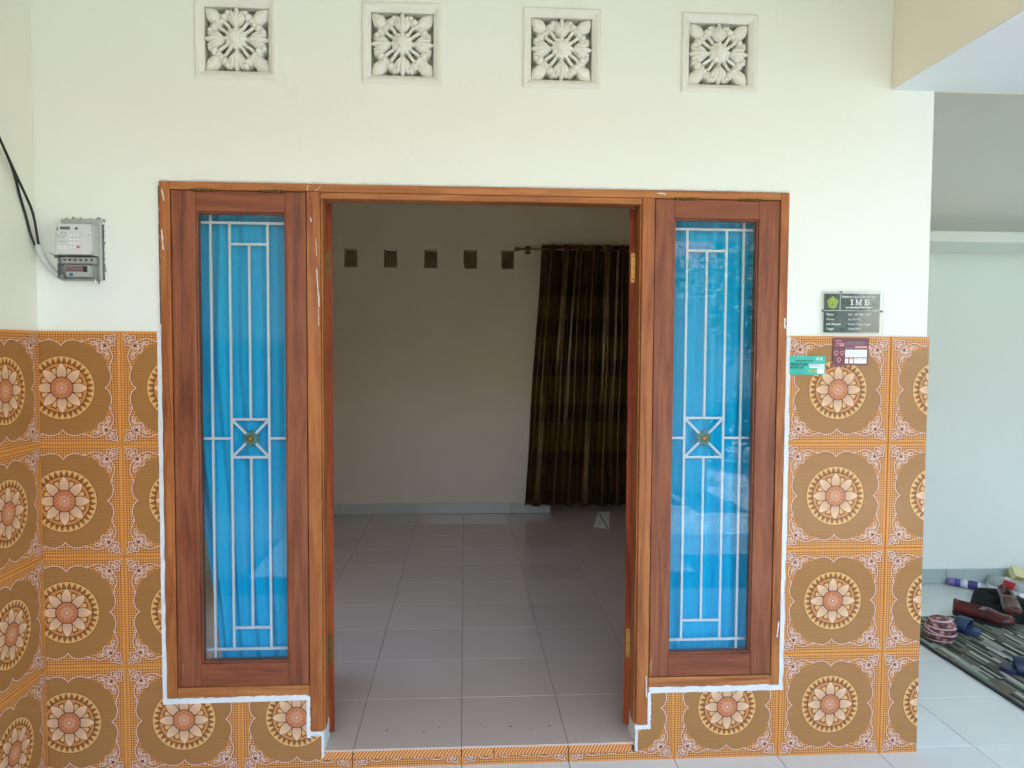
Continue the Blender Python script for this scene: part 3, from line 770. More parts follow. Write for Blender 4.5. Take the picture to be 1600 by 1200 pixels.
def curtain(name, fx, z0, z1, yf, nu, nv, m, thick=.0012):
    mb = MB()
    def P_(u, w):
        z = z1 + (z0(u)-z1)*w if callable(z0) else z1 + (z0-z1)*w
        a, b = fx(z); x = a + (b-a)*u; return (x + .004*math.sin(9*w+7*u), yf(u, w), z)
    mb.grid(P_, nu, nv); o = mb.build(name, m, smooth=True, fix=False)
    md = o.modifiers.new('thick', 'SOLIDIFY'); md.thickness = thick
    return o
rl = lambda z: (-1.0205 + (max(0, 1.45-z))*.112, -.553)
o = curtain('blue_curtain', rl, .325, 2.05, lambda u, w: .086+.0075*math.sin(u*34+w*1.5)+.003*math.sin(u*71+2+w*3), 110, 30, M['blue'])
tag(o, 'blue curtain behind the left window, pulled aside at its lower left corner', 'curtain', 'blue window curtains')
o = curtain('blue_curtain', lambda z: (.698, 1.164), .325, 2.05, lambda u, w: .086+.0075*math.sin(u*30+1+w*1.2)+.003*math.sin(u*66+w*3), 110, 30, M['blue'])
tag(o, 'blue curtain covering the whole of the right window', 'curtain', 'blue window curtains')
for a, b in ((-1.02, -.553), (.698, 1.164)):
    o = MB().tube([(a, .088, 2.053), (b, .088, 2.053)], .004, 8).build('curtain_wire', M['bar'])
    tag(o, 'thin wire carrying the blue curtain of the ' + ('left' if a < 0 else 'right') + ' window', 'curtain wire')

# ------------------------------------------------------------------ dark banded curtain in the inner doorway
def banded(name):
    m = mat(name, C(40, 28, 16), .32, .6); g = N(m); c = g.n('ShaderNodeTexCoord'); s = g.n('ShaderNodeSeparateXYZ'); g.l(c.outputs['Object'], s.inputs[0])
    z = g.math('MULTIPLY', s.outputs[2], 1/2.6)
    br, dk, ol, rd = C(62, 42, 22), C(44, 33, 18), C(76, 64, 26), C(70, 42, 22)
    def p(zz): return zz/2.6
    bands = [(0, dk), (.255, rd), (.475, dk), (.60, ol), (.73, ol), (.865, ol), (.866, dk), (1.03, ol), (1.27, dk), (1.42, ol), (1.62, dk), (1.79, C(78, 62, 24)), (1.98, dk), (2.10, br)]
    col = g.ramp(z, [(p(a), b) for a, b in bands], 'CONSTANT')
    f = g.noise(g.coord((40, 40, 1.5)), 1.0, 4, .6)
    col = g.mix(g.ramp(f, [(.35, (0,0,0,1)), (.7, (.6,.6,.6,1))]), col, C(26, 20, 12)); g.color(col)
    fine = g.noise(g.coord((12, 12, 60)), 3.0, 4, .7, 1.5); g.bump(fine, .25, .006)
    g.b.inputs['Sheen Weight'].default_value = .25; g.b.inputs['Sheen Tint'].default_value = C(190, 150, 70); g.b.inputs['Specular Tint'].default_value = C(255, 220, 140); g.b.inputs['Coat Weight'].default_value = .35; g.b.inputs['Coat Roughness'].default_value = .22; g.b.inputs['Coat Tint'].default_value = C(255, 226, 160)
    return m
M['banded'] = banded('banded_satin')
def yf(u, w): return 3.90 + (.030+.014*w)*math.sin(u*2*PI*9.0) + .010*math.sin(u*2*PI*21+w*3+1) + .004*math.sin(w*14+u*9)
oc = curtain('doorway_curtain', lambda z: (.682-(2.43-z)*.060, 1.80+(2.43-z)*.02), .125, 2.435, yf, 240, 60, M['banded'])
tag(oc, 'dark brown and olive banded eyelet curtain hanging in the inner doorway', 'curtain')
M['ring'] = mat('ring_metal', C(120, 96, 60), .3, .5, .9)
for i in range(9):
    x = .682 + (1.80-.682)*(i*2+1)/18.0
    t = [(x, 3.90 + .024*math.cos(a), 2.392 + .024*math.sin(a)) for a in [2*PI*k/14 for k in range(15)]]
    MB().tube(t, .0035, 6, caps=False).build('eyelet_ring', M['ring'], oc)
M['rod'] = mat('rod_brass', C(150, 96, 46), .32, .5, .7)
rod = empty('curtain_rod', (.46, 3.90, 2.392), 'thin brass curtain rod with a ball finial above the inner doorway', 'curtain rod')
MB().tube([(.475, 3.90, 2.392), (1.90, 3.90, 2.392)], .008, 10).build('pole', M['rod'], rod, smooth=True)
MB().lathe([(.004, -.028), (.015, -.022), (.021, -.010), (.021, .002), (.015, .014), (.009, .020), (.012, .024), (.009, .030)], (.468, 3.90, 2.392), 'X', 16).build('finial', M['brass_old'], rod, smooth=True)
MB().box(.56, .575, 3.90, 3.9995, 2.384, 2.40).box(.545, .59, 3.992, 3.9995, 2.36, 2.43).build('bracket', M['brass_old'], rod)
# thin white patch standing in for a bright reflection on the floor
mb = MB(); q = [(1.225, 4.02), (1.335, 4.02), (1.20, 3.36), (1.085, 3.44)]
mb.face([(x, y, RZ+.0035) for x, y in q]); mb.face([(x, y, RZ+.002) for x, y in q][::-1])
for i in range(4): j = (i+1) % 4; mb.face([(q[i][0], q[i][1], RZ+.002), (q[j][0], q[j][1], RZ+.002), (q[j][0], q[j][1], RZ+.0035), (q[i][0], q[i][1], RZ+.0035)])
ps = mb.build('reflection_patch', mat('reflection_white', C(244, 238, 230), .5), origin=(1.2, 3.7, RZ)); tag(ps, 'small bright reflection on the dim floor under the doorway curtain, built as a patch', 'reflection')
mb = MB(); mb.face([(1.222, 3.98, RZ+.0040), (1.230, 3.98, RZ+.0040), (1.200, 3.37, RZ+.0040), (1.192, 3.38, RZ+.0040)])  # dark line for the tile seam that crosses the reflection
mb.build('patch_seam', M['dark_gap'], ps); bpy.data.objects['patch_seam'].matrix_parent_inverse = Matrix.Translation((-1.2, -3.7, -RZ))

# ------------------------------------------------------------------ lettering
def text(body, size, loc, m, parent, bold=0.0, align='LEFT', sx=1.0, name='lettering'):
    cu = bpy.data.curves.new('lettering', 'FONT'); cu.body = body; cu.size = size; cu.align_x = align; cu.offset = bold; cu.resolution_u = 2
    t = bpy.data.objects.new('t', cu); COL.objects.link(t)
    me = bpy.data.meshes.new_from_object(t.evaluated_get(bpy.context.evaluated_depsgraph_get()))
    bpy.data.objects.remove(t); bpy.data.curves.remove(cu)
    for v in me.vertices: v.co = Vector((loc[0] + v.co.x*sx, loc[1], loc[2] + v.co.y))
    me.materials.clear(); me.materials.append(m)
    return link(name, me, parent)
def decal(rects, y, m, name, parent):
    for x0, x1, z0, z1 in rects:
        MB().box(x0, x1, y, y+.00015, z0, z1).build(name, m, parent, fix=False)

# ------------------------------------------------------------------ electricity meter, conduit and cables
M['meter'] = mat('meter_plastic', C(206, 208, 202), .4)
M['meter2'] = mat('meter_side_plastic', C(178, 182, 176), .45)
M['lcd'] = mat('lcd_glass', C(96, 104, 92), .2)
M['white_p'] = mat('white_plastic', C(232, 232, 228), .4)
M['print_grey'] = mat('grey_print', C(126, 130, 128), .6)
M['red'] = mat('red_plastic', C(190, 66, 60), .4)
M['bluelab'] = mat('blue_label', C(30, 140, 186), .4)
mt = empty('electricity_meter', (-1.32, 0, 1.75), 'grey prepaid electricity meter with keypad on the wall at left', 'meter')
BOX('backplate', (-1.392, -1.256, -.012, -.0003, 1.748, 1.962), M['meter2'], mt, bevel=.003)
BOX('housing', (-1.381, -1.262, -.058, -.0125, 1.832, 1.937), M['meter2'], mt, bevel=.004)
BOX('faceplate', (-1.381, -1.266, -.066, -.0585, 1.834, 1.936), M['meter'], mt, bevel=.002)
BOX('display', (-1.366, -1.333, -.0668, -.0662, 1.917, 1.927), M['lcd'], mt)
BOX('port', (-1.316, -1.308, -.0672, -.0662, 1.917, 1.925), M['black'], mt, bevel=.001)
mb_ = []
for i in range(3):
    for j in range(4):
        x = -1.3365 + .0125*i; z = 1.8995 - .0125*j
        red = j == 3 and i > 0
        BOX('key', (x, x+.0095, -.0690, -.0662, z-.0062, z), M['red'] if (j == 3 and i == 2) else M['white_p'], mt, bevel=.0008)
decal([(-1.376, -1.343, 1.8995, 1.9005), (-1.376, -1.346, 1.894, 1.8955), (-1.376, -1.350, 1.888, 1.8892), (-1.376, -1.343, 1.880, 1.8808), (-1.376, -1.347, 1.874, 1.8752), (-1.364, -1.356, 1.906, 1.909), (-1.352, -1.346, 1.906, 1.909), (-1.377, -1.372, 1.912, 1.926), (-1.300, -1.293, 1.902, 1.9035), (-1.275, -1.269, 1.899, 1.9015)], -.0664, M['print_grey'], 'print', mt)
decal([(-1.377, -1.346, 1.852, 1.861)], -.06635, M['white_p'], 'serial_label', mt)
text('1452 1088 320', .0052, (-1.3755, -.0667, 1.8545), M['print_grey'], mt, .0, sx=.8)
# see-through lower cover over the breaker
BOX('terminal_cover', (-1.381, -1.264, -.058, -.0125, 1.752, 1.8305), M['acrylic'], mt)
BOX('terminal_block', (-1.378, -1.268, -.040, -.0126, 1.806, 1.828), M['grey_pvc'], mt, bevel=.002)
mb = MB()
for i in range(6): mb.lathe([(.0042, 0), (.0042, .003), (.003, .0034)], (-1.366+.018*i, -.040, 1.817), '-Y', 8)
mb.build('terminal_screws', M['brass_old'], mt)
BOX('breaker', (-1.360, -1.284, -.046, -.0127, 1.759, 1.800), M['meter'], mt, bevel=.002)
BOX('breaker_front', (-1.358, -1.300, -.0480, -.0462, 1.777, 1.797), mat('breaker_label', C(150, 118, 110), .5), mt)
BOX('breaker_lever', (-1.299, -1.288, -.0540, -.0462, 1.776, 1.796), M['black'], mt, bevel=.001)
decal([(-1.349, -1.336, 1.762, 1.772)], -.0464, M['bluelab'], 'breaker_badge', mt)
BOX('seal_knob', (-1.388, -1.374, -.066, -.0585, 1.8215, 1.832), mat('seal_brown', C(104, 92, 74), .6), mt, bevel=.002)
mb = MB(); mb.tube([(-1.384, -.066, 1.827), (-1.396, -.068, 1.836), (-1.402, -.066, 1.838)], .0012, 6); mb.build('seal_wire', M['black'], mt)
mb = MB(); mb.tube([(-1.2755, -.02, 1.752), (-1.2755, -.022, 1.736), (-1.273, -.02, 1.730)], .003, 6); mb.tube([(-1.266, -.012, 1.752), (-1.265, -.014, 1.738)], .0018, 6, 1); mb.build('stub_wires', [M['white_p'], M['black']], mt)
# rough mortar left round the meter (part of the wall)
rnd = random.Random(5); mb = MB()
for k in range(26):
    t = rnd.random()
    x, z = (-1.259+rnd.uniform(-.002, .010), 1.752+.21*t) if k < 16 else (-1.392+.13*t, 1.962+rnd.uniform(-.003, .006))
    s_ = rnd.uniform(.003, .007); n = 6
    mb.dome([(x+s_*rnd.uniform(.5, 1.1)*math.cos(2*PI*i/n), z+s_*rnd.uniform(.5, 1.6)*math.sin(2*PI*i/n)) for i in range(n)], 0, -.0015, -.004, .4)
mb.build('mortar_lumps', mat('mortar', C(140, 144, 138), .9), front)
wobble((-1.2535, 1.945), (-1.2535, 1.752), .006, -.004, .001, 22, .002, 77).build('mortar_edge', mat('mortar_dark', C(98, 102, 98), .9), front)
cd_ = spline([(-1.460, -.030, 1.868), (-1.452, -.028, 1.842), (-1.434, -.026, 1.806), (-1.408, -.026, 1.776), (-1.378, -.028, 1.757)], 5)
o = MB().tube(cd_, .0105, 12).build('conduit', M['grey_pvc'], smooth=True); tag(o, 'short grey plastic conduit bending into the electricity meter', 'conduit')
cab = empty('power_cable', (-1.46, -.03, 1.86), 'pair of black power cables running down the left corner into the conduit', 'cable')
for d, seq in ((0, [(-1.455, -.031, 1.858), (-1.459, -.036, 1.91), (-1.463, -.050, 1.975), (-1.466, -.085, 2.028), (-1.462, -.16, 2.10), (-1.452, -.30, 2.235), (-1.44, -.52, 2.45), (-1.42, -1.0, 2.90), (-1.41, -1.4, 3.349)]),
               (1, [(-1.466, -.031, 1.858), (-1.477, -.040, 1.905), (-1.4785, -.062, 1.96), (-1.4765, -.095, 2.015), (-1.468, -.158, 2.108), (-1.458, -.298, 2.245), (-1.448, -.52, 2.46), (-1.43, -1.0, 2.91), (-1.42, -1.4, 3.349)])):
    MB().tube(spline(seq, 5), .0042, 8).build('strand', M['black'], cab, smooth=True)

# ------------------------------------------------------------------ permit plaque and stickers
M['plaque'] = mat('plaque_green_black', C(22, 44, 40), .25, .5)
M['print_w'] = mat('white_print', C(226, 234, 228), .4)
M['crest'] = mat('crest_green', C(150, 178, 62), .35)
M['crest_d'] = mat('crest_dark', C(70, 96, 30), .4)
sg = empty('permit_plaque', (1.45, 0, 1.584), 'dark green building permit plaque under clear acrylic above the tiles', 'plaque')
BOX('acrylic_plate', (1.332, 1.568, -.0085, -.0052, 1.583, 1.742), M['acrylic'], sg)
BOX('panel', (1.3425, 1.5555, -.0050, -.0006, 1.5885, 1.732), M['plaque'], sg)
yp = -.0087
def pent(r, c, y, m, n):
    mb = MB(); pts = [(c[0]+r*math.cos(PI/2+2*PI*k/5), c[1]+r*math.sin(PI/2+2*PI*k/5)) for k in range(5)]
    mb.face([(x, y, z) for x, z in pts]); return mb.build(n, m, sg, fix=False)
pent(.0235, (1.3715, 1.699), yp, M['crest'], 'crest'); pent(.0195, (1.3715, 1.699), yp-.0002, M['crest_d'], 'crest'); pent(.0180, (1.3715, 1.699), yp-.0004, M['crest'], 'crest')
mb = MB()
for k in range(14):
    a0 = PI*.75 + PI*1.5*k/14; a1 = a0 + PI*1.5/14
    mb.face([(1.3715+.011*math.cos(a0), yp-.0006, 1.699-.011*math.sin(-a0)), (1.3715+.011*math.cos(a1), yp-.0006, 1.699-.011*math.sin(-a1)), (1.3715+.0125*math.cos(a1), yp-.0006, 1.699-.0125*math.sin(-a1)), (1.3715+.0125*math.cos(a0), yp-.0006, 1.699-.0125*math.sin(-a0))])
mb.face([(1.3685, yp-.0006, 1.692), (1.3745, yp-.0006, 1.692), (1.3715, yp-.0006, 1.703)])
mb.face([(1.3665, yp-.0006, 1.690), (1.3765, yp-.0006, 1.690), (1.3765, yp-.0006, 1.692), (1.3665, yp-.0006, 1.692)]); mb.build('crest', M['crest_d'], sg, fix=False)
decal([(1.3655, 1.3775, 1.677, 1.681)], yp-.0006, M['crest'], 'crest', sg)
decal([(1.3995, 1.4010, 1.670, 1.736), (1.3400, 1.5600, 1.6688, 1.6702)], yp, M['print_w'], 'rule', sg)
text('PEMERINTAH KABUPATEN', .0112, (1.4055, yp, 1.7165), M['print_w'], sg, .0001, sx=.98)
# big slab-serif letters I M B
mb = MB()
def R_(x0, x1, z0, z1, dy=0): mb.face([(x0, yp-dy, z0), (x1, yp-dy, z0), (x1, yp-dy, z1), (x0, yp-dy, z1)])
zb_, zt_ = 1.6905, 1.7110
R_(1.4425, 1.4478, zb_+.0025, zt_-.0025); R_(1.4390, 1.4513, zb_, zb_+.0025); R_(1.4390, 1.4513, zt_-.0025, zt_)
x = 1.4580
R_(x+.0025, x+.0060, zb_+.0025, zt_-.0025); R_(x+.0185, x+.0230, zb_+.0025, zt_-.0025)
R_(x, x+.0085, zb_, zb_+.0025); R_(x+.0160, x+.0255, zb_, zb_+.0025); R_(x, x+.0062, zt_-.0025, zt_); R_(x+.0188, x+.0255, zt_-.0025, zt_)
mb.face([(x+.0045, yp-.0001, zt_-.001), (x+.0115, yp-.0001, zb_+.001), (x+.0145, yp-.0001, zb_+.001), (x+.0085, yp-.0001, zt_-.001)])
mb.face([(x+.0115, yp-.0002, zb_+.001), (x+.0140, yp-.0002, zb_+.001), (x+.0205, yp-.0002, zt_-.001), (x+.0182, yp-.0002, zt_-.001)])
x = 1.4925
R_(x+.0030, x+.0080, zb_+.0025, zt_-.0025)
R_(x, x+.0140, zb_, zb_+.0025); R_(x, x+.0130, zt_-.0025, zt_); R_(x+.0078, x+.0135, zb_+.0096, zb_+.0122)
def bowl(cx, cz, ro, rix, riz, rz_):
    for k in range(8):
        a0 = -PI/2 + PI*k/8; a1 = a0 + PI/8
        mb.face([(cx+rix*math.cos(a0), yp-.0001, cz+riz*math.sin(a0)), (cx+ro*math.cos(a0), yp-.0001, cz+rz_*math.sin(a0)), (cx+ro*math.cos(a1), yp-.0001, cz+rz_*math.sin(a1)), (cx+rix*math.cos(a1), yp-.0001, cz+riz*math.sin(a1))])
bowl(x+.0130, zb_+.0061, .0072, .0028, .0036, .0061); bowl(x+.0125, zb_+.0153, .0062, .0024, .0031, .0052)
mb.build('lettering', M['print_w'], sg, fix=False)
text('IZIN MENDIRIKAN BANGUNAN', .0078, (1.4225, yp, 1.6785), M['print_w'], sg, .0003, sx=.88)
for k, (a, b) in enumerate((('Nomor', '503 / 168 / IMB / 2014'), ('N a m a', 'Sdr. Kusnadi'), ('Jenis Bangunan', 'Rumah Tempat Tinggal'), ('Tanggal', '28 Mei 2014'))):
    z = 1.6520 - .0178*k
    text(a, .0102, (1.3495, yp, z), M['print_w'], sg, .0002, sx=.92); text(':', .0102, (1.4205, yp, z), M['print_w'], sg)
    text(b, .0102, (1.4325, yp, z), M['print_w'], sg, .0001, sx=.92)
M['steel'] = mat('screw_steel', C(120, 124, 120), .35, .5, .8)
for x, z in ((1.3365, 1.668), (1.5615, 1.668), (1.404, 1.7385)):
    MB().lathe([(.0032, -.008), (.0034, .0015), (.0020, .0030)], (x, -.0085, z), '-Y', 10).build('screw', M['steel'], sg, smooth=True)

ty = -.0128
s1 = empty('survey_sticker', (1.278, TY, 1.432), 'turquoise survey sticker on the tile right of the window', 'sticker')
M['teal'] = mat('teal_paper', C(40, 178, 156), .35); M['ink'] = mat('dark_ink', C(20, 66, 62), .6); M['yel'] = mat('yellow_ink', C(222, 206, 82), .5)
BOX('sheet', (1.2105, 1.3465, ty, ty+.0006, 1.4305, 1.500), M['teal'], s1)
text('PENDATAAN', .0165, (1.2135, ty-.0003, 1.4635), M['ink'], s1, .0006, sx=.68); text('REGSOSEK 2022', .0098, (1.2135, ty-.0003, 1.4540), M['ink'], s1, .0004, sx=.76)
text('BADAN PUSAT STATISTIK', .0066, (1.2330, ty-.0003, 1.4800), M['ink'], s1, .0003, sx=.90); text('Mencatat untuk membangun negeri', .0040, (1.2230, ty-.0003, 1.4470), M['ink'], s1, sx=.7)
decal([(1.2860, 1.3230, 1.4640, 1.4700), (1.2860, 1.3440, 1.4560, 1.4620), (1.3250, 1.3440, 1.4640, 1.4700), (1.3170, 1.3440, 1.4350, 1.4545), (1.313, 1.321, 1.485, 1.4945), (1.327, 1.335, 1.485, 1.4945)], ty-.0003, M['white_p'], 'print', s1)
decal([(1.2860, 1.3140, 1.4410, 1.4490)], ty-.0003, M['yel'], 'print', s1); decal([(1.2160, 1.2800, 1.4355, 1.4362)], ty-.0003, M['ink'], 'print', s1)
decal([(1.289, 1.311, 1.4435, 1.4465), (1.290, 1.319, 1.4662, 1.4678), (1.315, 1.3165, 1.487, 1.4925), (1.3295, 1.331, 1.487, 1.4925)], ty-.0005, M['ink'], 'print', s1)
s2 = empty('census_sticker', (1.442, TY, 1.466), 'maroon census sticker at the top of the tiles below the plaque', 'sticker')
M['maroon'] = mat('maroon_paper', C(104, 46, 58), .35); M['mauve'] = mat('mauve_ink', C(150, 124, 134), .5); M['rose'] = mat('rose_ink', C(220, 150, 150), .5)
ty2 = -.0134
BOX('sheet', (1.3745, 1.5115, ty2, ty2+.0006, 1.4665, 1.568), M['maroon'], s2)
decal([(1.4220, 1.5055, 1.4960, 1.5245), (1.4220, 1.4350, 1.4730, 1.4900), (1.4395, 1.4525, 1.4730, 1.4900), (1.4560, 1.5050, 1.4730, 1.4930)], ty2-.0003, M['white_p'], 'print', s2)
decal([(1.4590, 1.5060, 1.5300, 1.5380), (1.3990, 1.4180, 1.5370, 1.5440), (1.4220, 1.4350, 1.4905, 1.4935), (1.4395, 1.4525, 1.4905, 1.4935), (1.386, 1.418, 1.5465, 1.5495)], ty2-.0003, M['rose'], 'print', s2)
decal([(1.4220, 1.5060, 1.5495, 1.5515), (1.4220, 1.4950, 1.5455, 1.5470), (1.4220, 1.5000, 1.5415, 1.5430), (1.4220, 1.4560, 1.5330, 1.5350), (1.4220, 1.4500, 1.5285, 1.5300), (1.4300, 1.4900, 1.5540, 1.5552)], ty2-.0003, M['mauve'], 'print', s2)
text('SENSUS', .0088, (1.3840, ty2-.0003, 1.5545), M['rose'], s2, .0002, sx=.8); text('2020', .0088, (1.3840, ty2-.0003, 1.5375), M['rose'], s2, .0002, sx=.55)
decal([(1.4250, 1.5000, 1.5180, 1.5187), (1.4250, 1.5000, 1.5100, 1.5107), (1.4250, 1.5000, 1.5020, 1.5027), (1.4600, 1.4750, 1.4880, 1.4892), (1.4860, 1.5000, 1.4880, 1.4892)], ty2-.0005, M['mauve'], 'print', s2)
for cx, cz, r in ((1.3880, 1.5130, .0085), (1.4105, 1.5130, .0075), (1.3985, 1.4870, .0080)):
    mb = MB()
    for k in range(16):
        a0, a1 = 2*PI*k/16, 2*PI*(k+1)/16
        mb.face([(cx+r*.68*math.cos(a0), ty2-.0003, cz+r*.68*math.sin(a0)), (cx+r*math.cos(a0), ty2-.0003, cz+r*math.sin(a0)), (cx+r*math.cos(a1), ty2-.0003, cz+r*math.sin(a1)), (cx+r*.68*math.cos(a1), ty2-.0003, cz+r*.68*math.sin(a1))])
    mb.face([(cx-.0015, ty2-.0003, cz-r*1.5), (cx+.0015, ty2-.0003, cz-r*1.5), (cx+.0015, ty2-.0003, cz-r), (cx-.0015, ty2-.0003, cz-r)])
    mb.build('emblem', M['rose'], s2, fix=False)

# ------------------------------------------------------------------ things on the passage floor
def rug_mat(name):
    m = mat(name, C(110, 120, 110), .9, .2); g = N(m); c = g.n('ShaderNodeTexCoord'); s = g.n('ShaderNodeSeparateXYZ'); g.l(c.outputs['Object'], s.inputs[0])
    st = g.math('FLOOR', g.math('MULTIPLY', s.outputs[0], 62)); 
    wn = g.n('ShaderNodeTexWhiteNoise', noise_dimensions='1D'); g.l(st, wn.inputs['W'])
    yy = g.math('FLOOR', g.math('ADD', g.math('MULTIPLY', s.outputs[1], 7), g.math('MULTIPLY', wn.outputs['Value'], 9)))
    w2 = g.n('ShaderNodeTexWhiteNoise', noise_dimensions='2D'); cb = g.n('ShaderNodeCombineXYZ'); g.l(st, cb.inputs[0]); g.l(yy, cb.inputs[1]); g.l(cb.outputs[0], w2.inputs['Vector'])
    g.color(g.ramp(w2.outputs['Value'], [(0, C(44, 48, 44)), (.16, C(112, 122, 112)), (.34, C(84, 92, 78)), (.50, C(150, 154, 146)), (.62, C(108, 98, 88)), (.74, C(54, 68, 52)), (.87, C(176, 178, 170))], 'CONSTANT'))
    g.bump(g.noise(g.coord(), 260, 2), .5, .004); return m
rg = empty('striped_rug', (2.9, .45, FZ), 'striped green grey and black rug on the passage floor', 'rug')
mb = MB(); nx, ny = 26, 40; hr = [[random.uniform(0, .002) for _ in range(ny+1)] for _ in range(nx+1)]
for i in range(nx+1):
    for j in range(ny+1):
        x, y = 2.412 + 1.2*i/nx, -.55 + 1.98*j/ny
        edge = min(i, nx-i, j, ny-j); mb.v.append((x + .006*math.sin(y*5), y + .01*math.sin(x*4), FZ + (.0015 if edge == 0 else .008 + hr[i][j] + .003*math.sin(x*7+y*3))))
for i in range(nx):
    for j in range(ny): a = i*(ny+1)+j; mb.f.append((a, a+ny+1, a+ny+2, a+1)); mb.m.append(0)
mb.build('pile', rug_mat('rug_stripes'), rg, smooth=True, fix=False)
mb = MB(); mb.box(2.409, 2.426, -.555, 1.43, FZ+.0005, FZ+.0095); mb.build('binding', mat('rug_binding', C(40, 42, 40), .9), rg, bevel=.002)

def loft(secs, n, close=True):
    """secs: list of closed rings (lists of n points)"""
    mb = MB()
    for r in secs: mb.v += [tuple(p) for p in r]
    for i in range(len(secs)-1):
        for j in range(n): a = i*n+j; b = i*n+(j+1) % n; mb.f.append((a, b, b+n, a+n)); mb.m.append(0)
    mb.f.append(tuple(range(n))[::-1]); mb.m.append(0)
    k = (len(secs)-1)*n; mb.f.append(tuple(range(k, k+n))); mb.m.append(0)
    return mb
def place(mb, loc, rz, rx=0, ry=0):
    R = Matrix.Translation(loc) @ Matrix.Rotation(rz, 4, 'Z') @ Matrix.Rotation(ry, 4, 'Y') @ Matrix.Rotation(rx, 4, 'X')
    mb.v = [tuple(R @ Vector(p)) for p in mb.v]; return mb
def shoe_parts(L=.28, Wd=.095, hi=.085, low=False):
    """x runs from heel (0) to toe (L). returns sole and upper with an open mouth"""
    def half(t): # half width along the length
        return Wd/2*(.72 + .30*math.sin(min(1, max(0, (t-.15)/.85))*PI*.78) - .10*math.exp(-((t-.42)/.14)**2)) * (1 if t < .86 else math.sqrt(max(.0, 1-((t-.86)/.145)**2))) * (1 if t > .08 else math.sqrt(max(.10, 1-((.08-t)/.081)**2)))
    sole = []
    for i in range(25):
        t = (1-math.cos(PI*i/24))/2; w = half(t)+.003; z = .006*max(0, (t-.75)/.25)**2*3
        sole.append([(t*L, -w, z), (t*L, w, z), (t*L, w, z+.016+(.008 if t < .3 else 0)), (t*L, -w, z+.016+(.008 if t < .3 else 0))])
    ms = loft(sole, 4)
    up = []; n = 14
    for i in range(25):
        t = (1-math.cos(PI*i/24))/2; w = half(t); zb = .016+.006*max(0, (t-.75)/.25)**2*3
        h = hi*(1 - .06*t)*(.80+.20*min(1, t/.05)) if t < .40 else hi*(.976 - .55*((t-.40)/.60)**.9)
        ring_ = []
        for k in range(n):
            a = PI*k/(n-1); x_ = math.cos(a)*w; z_ = zb + h*max(0.0, math.sin(a))**.75*(.75 if t > .95 else 1)
            if t < .55 and math.sin(a) > .72:  # mouth: the surface dips inside
                d = min(1, (math.sin(a)-.72)/.2)*min(1, (.55-t)/.08)*min(1, (t-.03)/.05 if t > .03 else 0)
                z_ -= d*h*.68
            ring_.append((t*L, x_, z_))
        up.append(ring_)
    mu = loft(up, n)
    return ms, mu
def shoe(name, label, cat, loc, rz, cu, cs, L=.28, Wd=.095, hi=.085, rx=0, ry=0, group=None, extra=None):
    e = empty(name, loc, label, cat, group); ms, mu = shoe_parts(L, Wd, hi)
    place(ms, loc, rz, rx, ry).build('sole', cs, e, bevel=.002); place(mu, loc, rz, rx, ry).build('upper', cu, e, smooth=True)
    if extra:
        for nm, mbx, mm in extra(L, Wd, hi): place(mbx, loc, rz, rx, ry).build(nm, mm, e)
    return e
def leather(name, c, d, rough=.42):
    m = mat(name, c, rough, .5); g = N(m); f = g.noise(g.coord(), 9, 5); g.color(g.mix(g.ramp(f, [(.4, (0,0,0,1)), (.65, G1)]), c, d)); g.bump(g.noise(g.coord(), 160, 3), .25, .003); return m
M['leather'] = leather('maroon_leather', C(98, 32, 34), C(46, 20, 20), .3); M['leather2'] = leather('brown_leather', C(88, 44, 32), C(46, 26, 22), .25); M['sole'] = mat('dark_sole', C(40, 34, 32), .7)
def tassel(L, Wd, hi):
    a = MB().box(L*.46, L*.60, -Wd*.36, Wd*.36, hi*.80, hi*.86); b = MB().tube([(L*.56, -.02, hi*.80), (L*.60, 0, hi*.84), (L*.56, .02, hi*.80)], .005, 6)
    return [('strap', a, M['leather']), ('bow', b, M['leather2'])]
shoe('leather_shoe', 'maroon leather shoe lying at the far edge of the rug, heel to the left', 'shoe', (2.875, 1.450, FZ+.008), math.radians(-57), M['leather'], M['sole'], .315, .105, .085, group='pair of maroon leather shoes', extra=tassel)
shoe('leather_shoe', 'brown maroon leather shoe behind its pair, toe towards the rug', 'shoe', (3.285, 1.600, FZ+.030), math.radians(-116), M['leather2'], M['sole'], .33, .105, .10, ry=.06, group='pair of maroon leather shoes', extra=tassel)
# dark cloth heaped behind the shoes
mb = MB(); out = [(3.06, 1.435), (3.05, 1.55), (3.16, 1.70), (3.295, 1.86), (3.36, 1.85), (3.42, 1.72), (3.47, 1.60), (3.50, 1.42), (3.40, 1.22), (3.24, 1.16), (3.12, 1.25)]
op = [(p.x, p.y) for p in spline([Vector(p) for p in out], 3, True)]; n = len(op); cx, cy_ = 3.25, 1.50; rnd = random.Random(9)
prev = None
for q, h in ((1.0, .001), (.97, .018), (.85, .030), (.65, .034), (.40, .040), (.15, .036)):
    rr = [(cx+(x-cx)*q, cy_+(y-cy_)*q, FZ+.002+h*(1+.35*math.sin(i*.9+q*9)) + (.012 if q < .95 else 0)*rnd.random()) for i, (x, y) in enumerate(op)]
    k = len(mb.v); mb.v += rr
    if prev is not None:
        for i in range(n): mb.f.append((prev+i, prev+(i+1) % n, k+(i+1) % n, k+i)); mb.m.append(0)
    prev = k
mb.f.append(tuple(range(prev, prev+n))); mb.m.append(0)
o = mb.build('dark_cloth', cloth_mat('black_cloth', C(28, 32, 31), C(18, 21, 21), .95), smooth=True, origin=(3.25, 1.5, FZ)); tag(o, 'crumpled blackish cloth on the floor behind the leather shoes', 'cloth')
bpy.data.materials['black_cloth'].node_tree.nodes['Principled BSDF'].inputs['Sheen Weight'].default_value = 0
